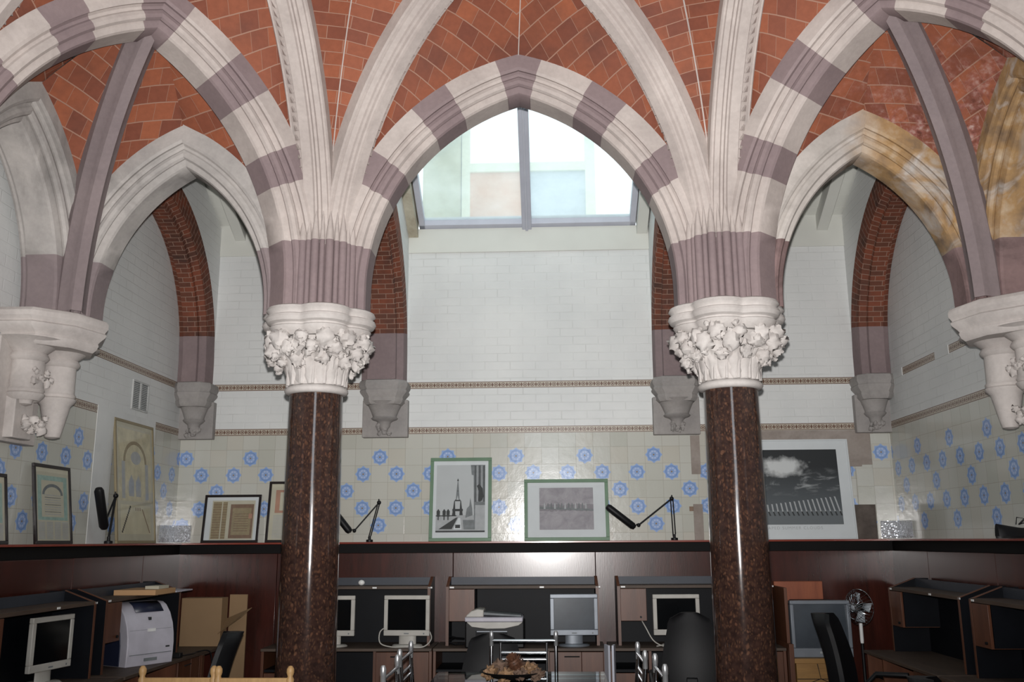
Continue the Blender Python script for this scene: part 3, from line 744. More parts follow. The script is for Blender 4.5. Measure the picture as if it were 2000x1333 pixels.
pillar(A, 'polished brown granite pillar with carved leaf capital, the one right of the skylight', 11)

# ------------------------------------------------------------------ corbels
def moulded(mb, poly, prof):
    """extrude a plan polygon with varying outward offset (scale about its inner edge)"""
    n = len(poly); c = Vector((sum(p[0] for p in poly) / n, sum(p[1] for p in poly) / n)); P = []
    for k, z in prof: P.append([((p[0] - c.x) * k + c.x, (p[1] - c.y) * k + c.y, z) for p in poly + poly[:1]])
    mb.grid(P); mb.add(P[0][:-1], [tuple(range(n))[::-1]]); mb.add(P[-1][:-1], [tuple(range(n))])
AB = [(k, z - .058) for k, z in [(.70, 2.84), (.78, 2.86), (.82, 2.89), (.80, 2.90), (.84, 2.915), (.95, 2.945), (.97, 2.962), (.93, 2.972), (.96, 2.985), (1, 3.0), (1, 3.03), (.95, 3.05), (.9, 3.055)]]
def respond(sx, label):
    o = empty('respond_corbel', (sx * B, YC, 0), label=label, cat='corbel', kind='thing')
    m = lambda poly: [(-sx * x, y) for x, y in poly]      # x measured away from the wall
    mb = MB(); moulded(mb, m([(-.02, -.44), (.24, -.43), (.43, -.24), (.50, .02), (.36, .26), (-.02, .36)]), AB); mb.build('abacus', M_corb, parent=o, smooth=30)
    for (cx, cy, r, zb, zt) in ((.20, .02, .105, 2.24, 2.82), (.13, -.215, .10, 2.42, 2.82)):
        pr_ = [(.02, zb), (.045, zb + .01), (.055, zb + .05), (r * .85, 2.45), (r * 1.08, 2.475), (r * 1.14, 2.49), (r * 1.02, 2.50), (r * 1.1, 2.515), (r, 2.53), (r * .98, 2.69), (r * 1.1, 2.70), (r * 1.2, 2.715), (r * 1.1, 2.735), (r * 1.02, 2.745), (r * 1.2, 2.76), (r * 1.6, 2.795), (r * 2.2, 2.82)]
        MB().lathe([(a, b) for a, b in pr_ if b >= zb], c=(-sx * cx, cy), n=30).build('colonnette', M_corb, parent=o, smooth=45)
    MB().box(*sorted((sx * .02, -sx * .07)), -.42, .06, 2.20, 2.82).box(*sorted((sx * .02, -sx * .13)), -.30, -.10, 2.22, 2.5).build('backing_block', M_corb, parent=o, bevel=.006)
    r_ = random.Random(5)
    for z, w in ((2.60, .09), (2.31, .07)):
        f = MB()
        for k in range(20): f.sph((-sx * (.15 + r_.uniform(0, .09)), -.20 + r_.uniform(-w, w), z + r_.uniform(-.035, .035)), r_.uniform(.014, .030), 8, 6, jit=.8)
        f.build('carved_scroll', M_corb, parent=o, smooth=60)
respond(-1, 'pale twin-shafted stone corbel high on the left wall under the purple springer')
respond(1, 'pale twin-shafted stone corbel high on the right wall under the stained arch')
def backcorbel(x, w, label, full=True):
    o = empty('stone_corbel', (x, D, 0), label=label, cat='corbel', kind='thing'); h = w / 2; c = .07
    mb = MB(); moulded(mb, [(-h, .01), (-h, -.20), (-h + c, -.27), (h - c, -.27), (h, -.20), (h, .01)], [(k, z) for k, z in AB]); mb.build('abacus', M_dcorb, parent=o, smooth=30)
    MB().box(-h + .01, h - .01, -.07, .01, 2.505, 2.84).build('backing_block', M_dcorb, parent=o, bevel=.006)
    r = h * .62
    MB().lathe([(.02, 2.53), (.03, 2.57), (.05, 2.60), (.055, 2.63), (.075, 2.645), (r * .80, 2.655), (r * .9, 2.668), (r * .80, 2.68), (r * .80, 2.69), (r * .92, 2.73), (r * 1.1, 2.78), (r * 1.35, 2.81)], c=(0, -.09), n=26).build('bell', M_dcorb, parent=o, smooth=50)
    f = MB(); r_ = random.Random(int(x * 10))
    for k in range(12): f.sph((r_.uniform(-.06, .06), -.11, 2.56 + r_.uniform(-.03, .05)), r_.uniform(.012, .024), 8, 6, jit=.8)
    f.build('carved_tip', M_dcorb, parent=o, smooth=60)
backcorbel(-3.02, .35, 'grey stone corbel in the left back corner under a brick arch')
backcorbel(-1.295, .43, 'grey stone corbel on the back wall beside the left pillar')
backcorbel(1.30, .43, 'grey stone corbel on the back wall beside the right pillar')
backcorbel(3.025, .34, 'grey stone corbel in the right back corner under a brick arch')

# ------------------------------------------------------------------ wainscot and ledge
LF = D - .10                                    # panel face
def wains(name, x0, x1, joints, M):
    mb = MB(); xs = [x0] + joints + [x1]
    for a, b in zip(xs, xs[1:]): mb.box(a + .002, b - .002, 0, .10, 0, LEDGE - .095, 0, M)
    mb.box(x0, x1, .012, .10, LEDGE - .095, LEDGE - .016, 1, M)
    mb.box(x0, x1, -.022, .10, LEDGE - .016, LEDGE, 2, M)
    tag(mb.build(name, [M_mahog, M_darkwood, M_mahogR], bevel=.0025), kind='structure')
wains('trim_8', -B + .09, B - .09, [-2.2, -.67, .55, 1.9], T(0, LF))
wains('trim_9', -8.16, 2.5, [-7.4, -6.3, -5.1], T(-B + .10) @ RZ(-pi / 2) @ Matrix.Diagonal((1, -1, 1, 1)))
wains('trim_10', -8.16, 2.5, [-7.4, -6.3, -5.1], T(B - .10) @ RZ(-pi / 2))
XLF = B - .10

# ------------------------------------------------------------------ things on the ledge
def place(o, x, y, z, lean=0, rz=0): o.location = (x, y, z); o.rotation_euler = (-lean, 0, rz); return o
def picture(name, w, h, fw, fm, mm, label, cat='picture', d=.018, glass=True, group=None):
    o = empty(name, label=label, cat=cat, group=group, kind='thing')
    m = MB()
    m.box(-w / 2, w / 2, 0, d, 0, fw).box(-w / 2, w / 2, 0, d, h - fw, h).box(-w / 2, -w / 2 + fw, 0, d, fw, h - fw).box(w / 2 - fw, w / 2, 0, d, fw, h - fw)
    m.build('frame', fm, parent=o, bevel=.002)
    MB().box(-w / 2 + fw * .8, w / 2 - fw * .8, .008, .012, fw * .8, h - fw * .8).build('mount', mm, parent=o, smooth=0)
    return o
class Print(MB):                                # flat printed shapes, layered by hairs
    lay = .0078
    def q(s, x0, x1, z0, z1, m): s.lay -= .00006; return s.add([(x0, s.lay, z0), (x1, s.lay, z0), (x1, s.lay, z1), (x0, s.lay, z1)], [(0, 1, 2, 3)], m)
    def p(s, pts, m): s.lay -= .00006; return s.add([(a, s.lay, b) for a, b in pts], [tuple(range(len(pts)))], m)
def glazing(o, w, h, y=.0045):
    t = bpy.data.materials.get('picture_glass')
    if not t:
        n = NT('picture_glass'); tr = n.n('ShaderNodeBsdfTransparent'); g = n.n('ShaderNodeBsdfGlossy'); g.inputs['Roughness'].default_value = .06
        ge = n.n('ShaderNodeNewGeometry'); dt = n.n('ShaderNodeVectorMath', operation='DOT_PRODUCT'); n.l(ge.outputs['Normal'], dt.inputs[0]); n.l(ge.outputs['Incoming'], dt.inputs[1]); fr_ = n.math('ADD', .04, n.math('MULTIPLY', .96, n.math('POWER', n.math('SUBTRACT', 1, n.math('ABSOLUTE', dt.outputs['Value'])), 5))); mx = n.n('ShaderNodeMixShader'); n.l(fr_, mx.inputs[0]); n.l(tr.outputs[0], mx.inputs[1]); n.l(g.outputs[0], mx.inputs[2])
        n.l(mx.outputs[0], n.t.nodes['Material Output'].inputs[0]); t = n.mat
    MB().add([(-w / 2, y, .01), (w / 2, y, .01), (w / 2, y, h - .01), (-w / 2, y, h - .01)], [(0, 1, 2, 3)]).build('glass', t, parent=o, smooth=0)
LN = .13
# tower photograph in a green frame
o = picture('framed_photograph', .545, .735, .030, M_green, M_paper, 'green framed upright photograph of an iron lattice tower on the ledge')
place(o, -.614, D - .105, LEDGE + .001, LN)
p = Print(); sw, sh = .43, .585; x0, z0 = -.215, .085
M_psky = plain('pale_photo_sky', '#b4b8b9', .6, var=.03)
p.q(x0, x0 + sw, z0, z0 + sh, 3)
def P2(u_, v_): return (x0 + u_ * sw, z0 + v_ * sh)
p.q(*[P2(0, 0)[0], P2(1, 0)[0], P2(0, 0)[1], P2(0, .24)[1]], 2)
p.p([P2(.78, .12), P2(1, .12), P2(1, 1), P2(.70, 1), P2(.72, .85), P2(.76, .84)], 1)
for k in range(5): a = .79 + .045 * k; p.p([P2(a, .42), P2(a + .018, .42), P2(a + .012, .99), P2(a - .006, .99)], 2 if k % 2 else 0)
p.p([P2(.80, 0), P2(1, 0), P2(1, .42), P2(.80, .42)], 2); p.p([P2(.78, .39), P2(1, .39), P2(1, .44), P2(.79, .44)], 1)
p.p([P2(.86, .45), P2(.93, .45), P2(.97, .52), P2(.95, .64), P2(.88, .71), P2(.83, .68), P2(.87, .60)], 0)
# tower: pairs of tapering legs, arches and platforms
for a, b, c, d_ in ((.33, .40, .375, .415), (.55, .48, .505, .465)): p.p([P2(a, .24), P2(a + (.07 if a < .4 else -.07), .24), P2(c + (.01 if a < .4 else -.01), .46), P2(c - (.005 if a < .4 else -.005), .46)], 0)
p.q(P2(.335, 0)[0], P2(.55, 0)[0], P2(0, .30)[1], P2(0, .335)[1], 0); p.q(P2(.385, 0)[0], P2(.495, 0)[0], P2(0, .45)[1], P2(0, .475)[1], 0)
p.p([P2(.40, .47), P2(.48, .47), P2(.447, .76), P2(.433, .76)], 1); p.q(P2(.425, 0)[0], P2(.455, 0)[0], P2(0, .60)[1], P2(0, .607)[1], 0); p.p([P2(.42, .755), P2(.46, .755), P2(.445, .79), P2(.435, .79)], 0)
p.p([P2(.42, .47), P2(.46, .47), P2(.44, .54)], 3)
for a in (.05, .17, .25): p.p([P2(a - .03, .22), P2(a + .03, .22), P2(a + .035, .30), P2(a, .335), P2(a - .035, .30)], 0); p.q(P2(a - .012, 0)[0], P2(a + .012, 0)[0], P2(0, .17)[1], P2(0, .23)[1], 0)
p.q(P2(.0, 0)[0], P2(.42, 0)[0], P2(0, .225)[1], P2(0, .24)[1], 0)
p.p([P2(.06, .035), P2(.33, .035), P2(.45, .21), P2(.40, .20)], 0); p.p([P2(.36, .03), P2(.53, .03), P2(.50, .20), P2(.46, .20)], 4); p.q(P2(.40, 0)[0], P2(.50, 0)[0], P2(0, .05)[1], P2(0, .10)[1], 0)
p.p([P2(.57, .03), P2(.80, .03), P2(.80, .17), P2(.55, .17)], 1); p.p([P2(.60, .20), P2(.75, .24), P2(.74, .34), P2(.70, .50), P2(.68, .38), P2(.63, .34)], 1)
p.q(*[P2(0, 0)[0], P2(1, 0)[0], P2(0, -.012)[1], P2(0, .012)[1]], 0)
p.build('print', [M_ink, M_mid, M_lightink, M_psky, M_paper], parent=o, smooth=0); glazing(o, .49, .68)
# figures print, landscape green frame (plain stand-in scene)
o = picture('framed_print', .735, .535, .030, M_green, M_paper, 'green framed landscape print in faded grey beside the tower photograph')
place(o, .312, D - .105, LEDGE + .001, LN)
t = NT('faded_grey_scene'); n1 = t.noise(9, 6, .7, dist=.6); s_ = t.n('ShaderNodeSeparateXYZ', i_0=t.tc())
band = t.math('LESS_THAN', t.math('ABSOLUTE', t.math('SUBTRACT', s_.outputs[2], .285)), t.math('MULTIPLY', t.noise(28, 2), .055))
t.set(t.mix(t.math('MULTIPLY', band, .5), t.ramp(n1, [(.3, hx('#837f85')), (.7, hx('#a7a4a8'))]), hx('#615c62')), .6)
p = Print(); p.q(-.235, .235, .095, .46, 0); p.p([(-.235, .275), (.235, .255), (.235, .272), (-.235, .295)], 1)
for k in range(13): xx = -.19 + .03 * k; p.p([(xx - .008, .275), (xx + .008, .275), (xx + .006, .315), (xx, .330), (xx - .006, .315)], 1 if k % 3 else 2)
p.build('print', [t.mat, M_mid, M_lightink], parent=o, smooth=0); glazing(o, .69, .49)
# cloud poster
w, h = .90, .865
o = picture('framed_poster', w, h, .014, M_paper, M_paper, 'large white framed poster of clouds over a slatted fence, on the ledge')
place(o, 2.335, D - .108, LEDGE + .001, .10)
t = NT('cloud_photograph'); s_ = t.n('ShaderNodeSeparateXYZ', i_0=t.tc()); X, Z = s_.outputs[0], s_.outputs[2]
mp = t.n('ShaderNodeMapping'); t.l(t.tc(), mp.inputs[0]); mp.inputs['Scale'].default_value = (5, 1, 16)
nz = t.noise(1.2, 5, .6, vec=mp.outputs[0], dist=.5); n2 = t.noise(14, 5, .6)
ex = t.math('DIVIDE', t.math('ADD', X, .14), .20); ez = t.math('DIVIDE', t.math('SUBTRACT', Z, .625), .085)
e = t.math('SQRT', t.math('ADD', t.math('MULTIPLY', ex, ex), t.math('MULTIPLY', ez, ez)))
puff = t.mrange(t.math('ADD', e, t.math('MULTIPLY', t.math('SUBTRACT', n2, .5), 1.2)), 1.15, .55)
lay = t.math('MULTIPLY', t.mrange(nz, .5, .68, 0, .7), t.mrange(t.math('ABSOLUTE', t.math('SUBTRACT', Z, .49)), .13, .03))
col = t.mix(lay, t.mix(t.mrange(Z, .30, .62), hx('#4e5458'), hx('#1d2124')), hx('#a9adae')); col = t.mix(puff, col, hx('#c3c6c6'))
col = t.mix(t.math('LESS_THAN', Z, .245), col, hx('#62686b')); t.set(col, .6); M_cloud = t.mat
p = Print(); p.q(-.35, .345, .125, .775, 0)
for k in range(17):
    xb = -.33 + .0405 * k; zt = .27 + .0045 * k; ln_ = -.0015 * k
    p.p([(xb, .235 - .002), (xb + .012, .235), (xb + .009 + ln_ * 1.3, zt + .02), (xb - .004 + ln_ * 1.3, zt + .022)], 1); p.p([(xb + .012, .20), (xb + .026, .20), (xb + .012, .236), (xb, .236)], 2)
p.build('print', [M_cloud, M_lightink, M_ink], parent=o, smooth=0)
tx = bpy.data.curves.new('caption', 'FONT'); tx.body = 'CAPED SUMMER CLOUDS'; tx.size = .036; tx.space_character = 1.25; tx.extrude = .0002
to = bpy.data.objects.new('caption', tx); C.objects.link(to); to.parent = o; to.location = (-.33, .0070, .085); to.rotation_euler = (pi / 2, 0, 0); tx.materials.append(M_lightink); to['label'] = 'pale grey lettered caption'
bpy.context.view_layer.update(); _me = bpy.data.meshes.new_from_object(to.evaluated_get(bpy.context.evaluated_depsgraph_get())); bpy.data.objects.remove(to)
to = bpy.data.objects.new('caption', _me); C.objects.link(to); to.parent = o; to.location = (-.33, .0070, .085); to.rotation_euler = (pi / 2, 0, 0); to['label'] = 'pale grey lettered caption'
# certificates
def cert(name, w, h, label, kind, loc, rz=0, fm=None, group=None, lean=LN):
    o = picture(name, w, h, .022, fm or M_blackfr, M_cream if kind != 1 else M_paper, label, 'picture'); p = Print()
    if kind == 0:      # green share certificate, portrait
        p.q(-w * .40, w * .40, h * .30, h * .86, 0); p.q(-w * .30, w * .30, h * .34, h * .80, 1)
        arch = [(w * .28 * cos(a), h * .62 + h * .14 * sin(a)) for a in [pi * k / 14 for k in range(15)]]; ar2 = [(w * .22 * cos(a), h * .62 + h * .10 * sin(a)) for a in [pi * k / 14 for k in range(15)]]
        p.p(arch + ar2[::-1], 2)
        for k in range(9): p.q(-w * .22, w * .22, h * (.37 + .03 * k), h * (.378 + .03 * k), 2 if k % 3 == 1 else 3)
        for c_ in range(4):
            for k in range(11): p.q(w * (-.40 + .21 * c_), w * (-.23 + .21 * c_), h * (.065 + .02 * k), h * (.076 + .02 * k), 3)
    elif kind == 1:    # landscape certificate, coupons at left
        p.q(-w * .36, w * .40, h * .06, h * .88, 1)
        for c_, (a, b) in enumerate(((-.34, -.19), (-.17, -.09))):
            p.q(w * a, w * b, h * .08, h * .85, 4)
            for k in range(14): p.q(w * a, w * b, h * (.10 + .053 * k), h * (.112 + .053 * k), 5)
        p.q(-w * .03, w * .38, h * .09, h * .80, 5); p.q(w * .01, w * .34, h * .16, h * .72, 4)
        for k in range(8): p.q(w * .05, w * .30, h * (.24 + .05 * k), h * (.252 + .05 * k), 5)
        p.q(w * .30, w * .36, h * .5, h * .6, 6)
    elif kind == 2:    # portrait with red scroll
        p.q(-w * .34, w * .34, h * .48, h * .86, 6); p.q(-w * .24, w * .26, h * .52, h * .82, 1); p.p([(-w * .15, h * .66), (w * .2, h * .76), (w * .2, h * .70), (-w * .15, h * .63)], 3)
        for k in range(16): p.q(-w * .36, w * .3, h * (.07 + .024 * k), h * (.08 + .024 * k), 3)
    elif kind == 3:    # tall measured drawing of an arched window
        p.q(-w * .42, w * .42, h * .34, h * .93, 7)
        ar = [(w * .30 * cos(a), h * .66 + h * .18 * sin(a)) for a in [pi * k / 18 for k in range(19)]]; a2 = [(w * .25 * cos(a), h * .66 + h * .15 * sin(a)) for a in [pi * k / 18 for k in range(19)]]
        p.p(ar + a2[::-1], 4); p.p([(w * (.02 + .13 * cos(a)), h * (.70 + .055 * sin(a))) for a in [2 * pi * k / 20 for k in range(20)]], 3)
        for q in (-.34, .26): p.q(w * q, w * (q + .08), h * .36, h * .66, 3)
        for q in (-.10, .08): p.p([(w * (q - .07), h * .38), (w * (q + .06), h * .38), (w * (q + .06), h * .50), (w * q, h * .56), (w * (q - .07), h * .50)], 3)
        p.q(-w * .38, w * .38, h * .075, h * .31, 8)
        for k in range(13): t_ = k / 12; p.q(w * (-.36 + .20 * t_), w * (-.33 + .20 * t_), h * (.085 + .20 * t_), h * (.102 + .20 * t_), 9)
        p.p([(w * .34, h * .085), (w * .36, h * .085), (w * .17, h * .28), (w * .15, h * .28)], 5)
        for k in range(4): p.q(w * (-.02 + .04 * k), w * (-.005 + .04 * k), h * .265, h * .29, 5)
    p.build('print', [M_teal, M_cream, M_mid, M_lightink, M_tan, M_tanD, M_pinkink, plain('sepia_wash', '#c4bc9e', .6, var=.2, scale=9) if kind == 3 else M_tan, plain('pale_sepia', '#c8c2a8', .6) if kind == 3 else M_tan, M_ink], parent=o, smooth=0)
    glazing(o, w - .04, h - .04); place(o, *loc, lean, rz); return o
ZT = LEDGE + .001
cert('framed_certificate', .505, .42, 'black framed landscape certificate with coupons, left of the left pillar', 1, (-2.635, D - .105, ZT))
cert('framed_certificate', .40, .535, 'black framed upright certificate half hidden behind the left pillar', 2, (-2.12, D - .105, ZT))
XL = -B + .105
cert('framed_certificate', .46, .515, 'black framed upright green certificate on the left wall ledge', 0, (XL, 6.03, ZT), pi / 2)
cert('framed_certificate', .46, .42, 'black framed certificate cut by the left picture edge on the ledge', 0, (XL, 5.27, ZT), pi / 2)
cert('framed_drawing', .70, .955, 'tall gilt framed sepia drawing of arched windows on the left ledge', 3, (XL, 7.26, ZT), pi / 2, M_gold, lean=.10)

def swing_lamp(pts, r, label, off):
    """pts: base, elbow, joint, head start, head end (world)"""
    b, e, j, h0, h1 = [Vector(p) for p in pts]; o = empty('swing_arm_lamp', b, label=label, cat='lamp', kind='thing')
    e, j, h0, h1 = e - b, j - b, h0 - b, h1 - b; of = Vector(off)
    MB().lathe([(.03, 0), (.03, .018), (.012, .022), (.012, .05)], n=16).build('clamp', M_black, parent=o)
    m = MB(); m.tube([Vector((0, 0, .04)) - of, e - of], .0055, 8).tube([Vector((0, 0, .04)) + of, e + of], .0055, 8); m.build('lower_arm', M_black, parent=o)
    m = MB(); m.tube([e - of, j - of], .0055, 8).tube([e + of, j + of], .0055, 8); m.build('upper_arm', M_black, parent=o)
    m = MB(); m.sph(e, .019, 12, 8).sph(j, .017, 12, 8).tube([e + Vector((0, -.012, .005)), e + Vector((0, -.012, .03))], .006); m.build('hinge', M_black, parent=o)
    m = MB(); m.tube([j, j.lerp(h0, .5) + Vector((0, 0, .02)), h0], .004, 6); m.build('bracket', M_black, parent=o)
    ax = (h1 - h0).normalized(); Mx = ax.to_track_quat('Z', 'Y').to_matrix().to_4x4(); L = (h1 - h0).length
    m = MB(); m.lathe([(.004, 0), (r * .7, .004), (r, .025), (r, L - .025), (r * .7, L - .004), (.004, L)], n=22, sc=lambda a, z: .8 + .2 * abs(cos(a)), M=T(*h0) @ Mx)
    m.build('shade', M_black, parent=o)
yl = D - .10
swing_lamp([(1.232, yl, ZT), (1.222, yl, 1.945), (.93, yl, 1.722), (.895, yl - .02, 1.70), (.655, yl - .06, 1.885)], .036, 'black swing-arm lamp beside the green framed landscape print', (0.010, 0, 0.010))
swing_lamp([(-1.40, yl, ZT), (-1.325, yl, 1.93), (-1.535, yl, 1.69), (-1.57, yl, 1.675), (-1.73, yl, 1.87)], .036, 'black swing-arm lamp half hidden behind the left pillar', (0.010, 0, 0.010))
swing_lamp([(-B + .09, 6.80, ZT), (-B + .07, 6.90, 1.945), (-B + .075, 6.74, 1.725), (-B + .08, 6.74, 1.70), (-B + .10, 6.56, 1.985)], .034, 'black swing-arm lamp folded in a V on the left ledge', (0, .010, .010))
# shoe
o = empty('black_shoe', (B - .085, 6.02, ZT), pi / 2 + .3, 'black lace-up shoe on the ledge at the right picture edge', 'shoe', kind='thing')
m = MB(); P = []
for i in range(13):
    t_ = i / 12; y = -.14 + .28 * t_; w = .036 + .012 * sin(pi * min(1, t_ * 1.1)) - (.018 if i in (0, 12) else 0); hh = .052 + .04 * max(0, t_ - .35) + (-.02 if i == 0 else 0); P.append([(w * cos(a), y, .012 + max(0, sin(a)) * hh) for a in [pi * k / 10 for k in range(11)]])
m.grid(P); m.add(P[0], [tuple(range(11))]); m.add(P[-1], [tuple(range(11))[::-1]]); m.build('upper', M_leather, parent=o, smooth=60)
MB().prism([(.045 * cos(a) * (1 if sin(a) > 0 else .85), .147 * sin(a)) for a in [2 * pi * k / 20 for k in range(20)]], 0, .014).build('sole', M_black, parent=o)
m = MB(); m.tube([(.01, -.02, .085), (.03, -.05, .13), (.0, -.09, .12), (-.01, -.03, .085)], .003, 6).tube([(-.01, -.02, .085), (-.04, -.04, .12), (-.02, -.08, .10), (0, -.03, .085)], .003, 6); m.build('lace', M_black, parent=o)
# ventilation grille, socket
o = empty('vent_grille', (-B, 7.32, 2.765), label='white slatted vent grille on the left wall above the sepia drawing', cat='vent', kind='thing')
MB().box(0, .012, -.15, .15, -.12, -.105).box(0, .012, -.15, .15, .105, .12).box(0, .012, -.15, -.135, -.105, .105).box(0, .012, .135, .15, -.105, .105).box(0, .012, -.012, .012, -.105, .105).build('frame', M_plug, parent=o, bevel=.002)
MB().box(.0, .002, -.135, .135, -.105, .105).build('backing', M_mid, parent=o)
m = MB()
for k in range(14): m.box(.002, .010, -.135, .135, -.1 + .0145 * k, -.094 + .0145 * k)
m.build('slat', M_plug, parent=o)
tag(MB().box(1.385, 1.425, D - .006, D, 1.84, 1.88).build('blank_socket_plate', M_tanD, bevel=.001), 'small square brown plate on the tiles left of the right pillar', 'plate', kind='thing')

# ------------------------------------------------------------------ workstations: desk with a hutch above it
def desk_unit(w, label, group='walnut computer desks with hutches', door=True, ped=.47, shelf=.30):
    o = empty('computer_desk', label=label, cat='desk', group=group, kind='thing'); d = .50; t_ = .022
    MB().box(0, w, 0, d, .743, .765).build('worktop', [M_walnutD], parent=o, bevel=.002)
    for x in (0, w - t_): MB().box(x, x + t_, .02, d, 0, .743).build('side_panel', M_walnut, parent=o, bevel=.001)
    MB().box(t_, w - t_, d - .02, d - .005, .12, .743).build('modesty_panel', M_lam, parent=o)
    # open shelf bay at the left, closed bay at the right
    MB().box(shelf, shelf + t_, .03, d - .02, 0, .743).build('divider', M_walnut, parent=o); MB().box(t_, shelf, .05, d - .02, .58, .60).build('shelf', M_lam, parent=o)
    dr = MB().box(t_ + .003, shelf - .002, .03, .05, .04, .575).build('cabinet_door', M_walnut, parent=o, bevel=.002)
    MB().tube([(shelf - .05, .03, .50), (shelf - .05, .015, .50)], .008).build('knob', M_black, parent=dr)
    x1 = w - t_; x0 = w - ped
    MB().box(x0, x0 + t_, .03, d - .02, 0, .743).build('divider', M_walnut, parent=o)
    dv = MB().box(x0 + t_ + .002, (x0 + x1) / 2 + .05, .022, .04, .50, .735).build('drawer', M_walnut, parent=o, bevel=.002); MB().tube([(x0 + .14, .018, .70), (x0 + .26, .018, .70)], .005).build('handle', M_black, parent=dv)
    MB().box((x0 + x1) / 2 + .053, x1 - .002, .022, .04, .50, .735).build('drawer', M_walnut, parent=o, bevel=.002)
    MB().box(x0 + t_ + .002, x1 - .002, .022, .04, .04, .495).build('cabinet_door', M_walnut, parent=o, bevel=.002)
    # hutch
    h0, yf = .765, .20
    a, b = .08, w - .04
    for x in (a, b - t_): MB().prism([(yf, h0), (d, h0), (d, 1.30), (d - .10, 1.30), (yf, 1.225)], x, x + t_, 'X').build('hutch_side', M_lam, parent=o, bevel=.001); MB().prism([(yf - .003, h0), (yf, h0), (yf, 1.225), (d - .10, 1.30), (d - .10, 1.304), (yf - .003, 1.229)], x - .001, x + t_ + .001, 'X').build('edge_strip', M_walnut, parent=o)
    MB().box(a + t_, b - t_, yf, d - .01, 1.212, 1.235).build('hutch_top', M_walnutD, parent=o, bevel=.001)
    MB().box(a + t_, b - t_, d - .10, d - .085, 1.236, 1.298).build('upstand', M_greylam, parent=o)
    MB().box(a + t_, b - t_, d - .03, d - .012, h0 + .001, 1.211).build('back_panel', M_lam, parent=o)
    if door:
        MB().box(a + t_ + .20, a + t_ + .215, yf + .02, d - .03, .96, 1.212).build('divider', M_lam, parent=o); MB().box(a + t_, a + t_ + .20, yf + .02, d - .03, .955, .97).build('shelf', M_walnut, parent=o)
        dd = MB().box(a + t_ + .002, a + t_ + .212, yf, yf + .018, .955, 1.208).build('cabinet_door', M_walnut, parent=o, bevel=.002)
        MB().tube([(a + .185, yf, .985), (a + .185, yf - .012, .985)], .009).build('knob', M_black, parent=dd)
    m = MB()
    for x in (a + .03, w * .62, b - .02): m.box(x, x + .035, yf - .003, yf, 1.217, 1.229)
    m.build('label_tag', M_whiteP, parent=o)
    return o
YF = D - .10 - .51
du = desk_unit(1.37, 'walnut computer desk with hutch behind the left granite pillar'); du.location = (-2.155, YF, 0)
dB = dup(du, (-.775, YF, 0), label='walnut computer desk with hutch in the middle, carrying the copier')
dC = dup(du, (.628, YF, 0), label='walnut computer desk with hutch left of the right granite pillar')
dL = dup(du, (-B + .105 + .51, 6.08, 0), pi / 2, label='walnut computer desk along the left wall, carrying the laser printer')
dM = dup(du, (-B + .105 + .51, 4.69, 0), pi / 2, label='walnut computer desk at the near end of the left wall, under a white monitor')
dR = dup(du, (B - .105 - .51, 7.49, 0), -pi / 2, label='walnut computer desk along the right wall, empty, beside the fan')
dS = dup(du, (B - .105 - .51, 6.10, 0), -pi / 2, label='walnut computer desk at the near end of the right wall, empty')
# corner return table in the left back corner
o = empty('corner_table', (-B + .11, 7.46, 0), label='low walnut table top filling the left back corner under the cardboard', cat='table', kind='thing')
MB().box(0, .50, 0, .66, .735, .76).build('tabletop', M_walnutD, parent=o, bevel=.002)
for x, y in ((.02, .02), (.44, .02), (.02, .6), (.44, .6)): MB().box(x, x + .045, y, y + .045, 0, .735).build('leg', M_walnut, parent=o)
MB().box(.06, .44, .03, .05, .62, .735).build('apron', M_walnut, parent=o)

# ------------------------------------------------------------------ monitors
def monitor(name, body, scr, label, w=.375, h=.315, group=None, base=True):
    o = empty(name, label=label, cat='monitor', group=group, kind='thing'); z0 = .085; b = .032
    m = MB(); m.box(-w / 2, w / 2, 0, .03, z0, z0 + b + .012).box(-w / 2, w / 2, 0, .03, z0 + h - b, z0 + h).box(-w / 2, -w / 2 + b, 0, .03, z0 + b + .012, z0 + h - b).box(w / 2 - b, w / 2, 0, .03, z0 + b + .012, z0 + h - b)
    m.build('bezel', body, parent=o, bevel=.004)
    MB().box(-w / 2 + b, w / 2 - b, .006, .012, z0 + b + .012, z0 + h - b).build('screen', scr, parent=o)
    MB().prism([(-w / 2 + .03, .03), (w / 2 - .03, .03), (w / 2 - .07, .07), (-w / 2 + .07, .07)], z0 + .03, z0 + h - .03).build('rear_shell', body, parent=o, bevel=.005)
    MB().prism([(.07 * cos(a) * 1.0, .05 + .02 * sin(a)) for a in [2 * pi * k / 16 for k in range(16)]], .015, z0 + .05).build('stand', body, parent=o)
    MB().lathe([(.001, 0), (.125, 0), (.128, .006), (.115, .016), (.001, .020)], c=(0, 0), n=32, sc=lambda a, z: 1 - .2 * abs(sin(a)), M=T(0, .05)).build('foot', body, parent=o)
    MB().box(-.02, .02, -.001, 0, z0 + .014, z0 + .022).box(w / 2 - .05, w / 2 - .04, -.001, 0, z0 + .012, z0 + .024).build('badge', M_mid, parent=o)
    return o
ZD = .766
m1 = monitor('flat_monitor', M_beige, M_screen, 'white flat monitor partly hidden by the left granite pillar', group=None); place(m1, -1.615, 7.72, ZD)
m2 = dup(m1, (-1.005, 7.73, ZD), -.06, 'white flat monitor with a black screen right of the left pillar')
m3 = monitor('flat_monitor', M_silver, M_screenG, 'silver flat monitor with a grey reflecting screen beside the copier', w=.385, h=.32); place(m3, .350, 7.74, ZD, 0, .05)
m4 = dup(m1, (1.172, 7.74, ZD), .03, 'white flat monitor behind the big leather chair')
m5 = dup(m1, (-2.86, 5.74, ZD), rad(81), 'white flat monitor on the left wall desk, turned sideways')
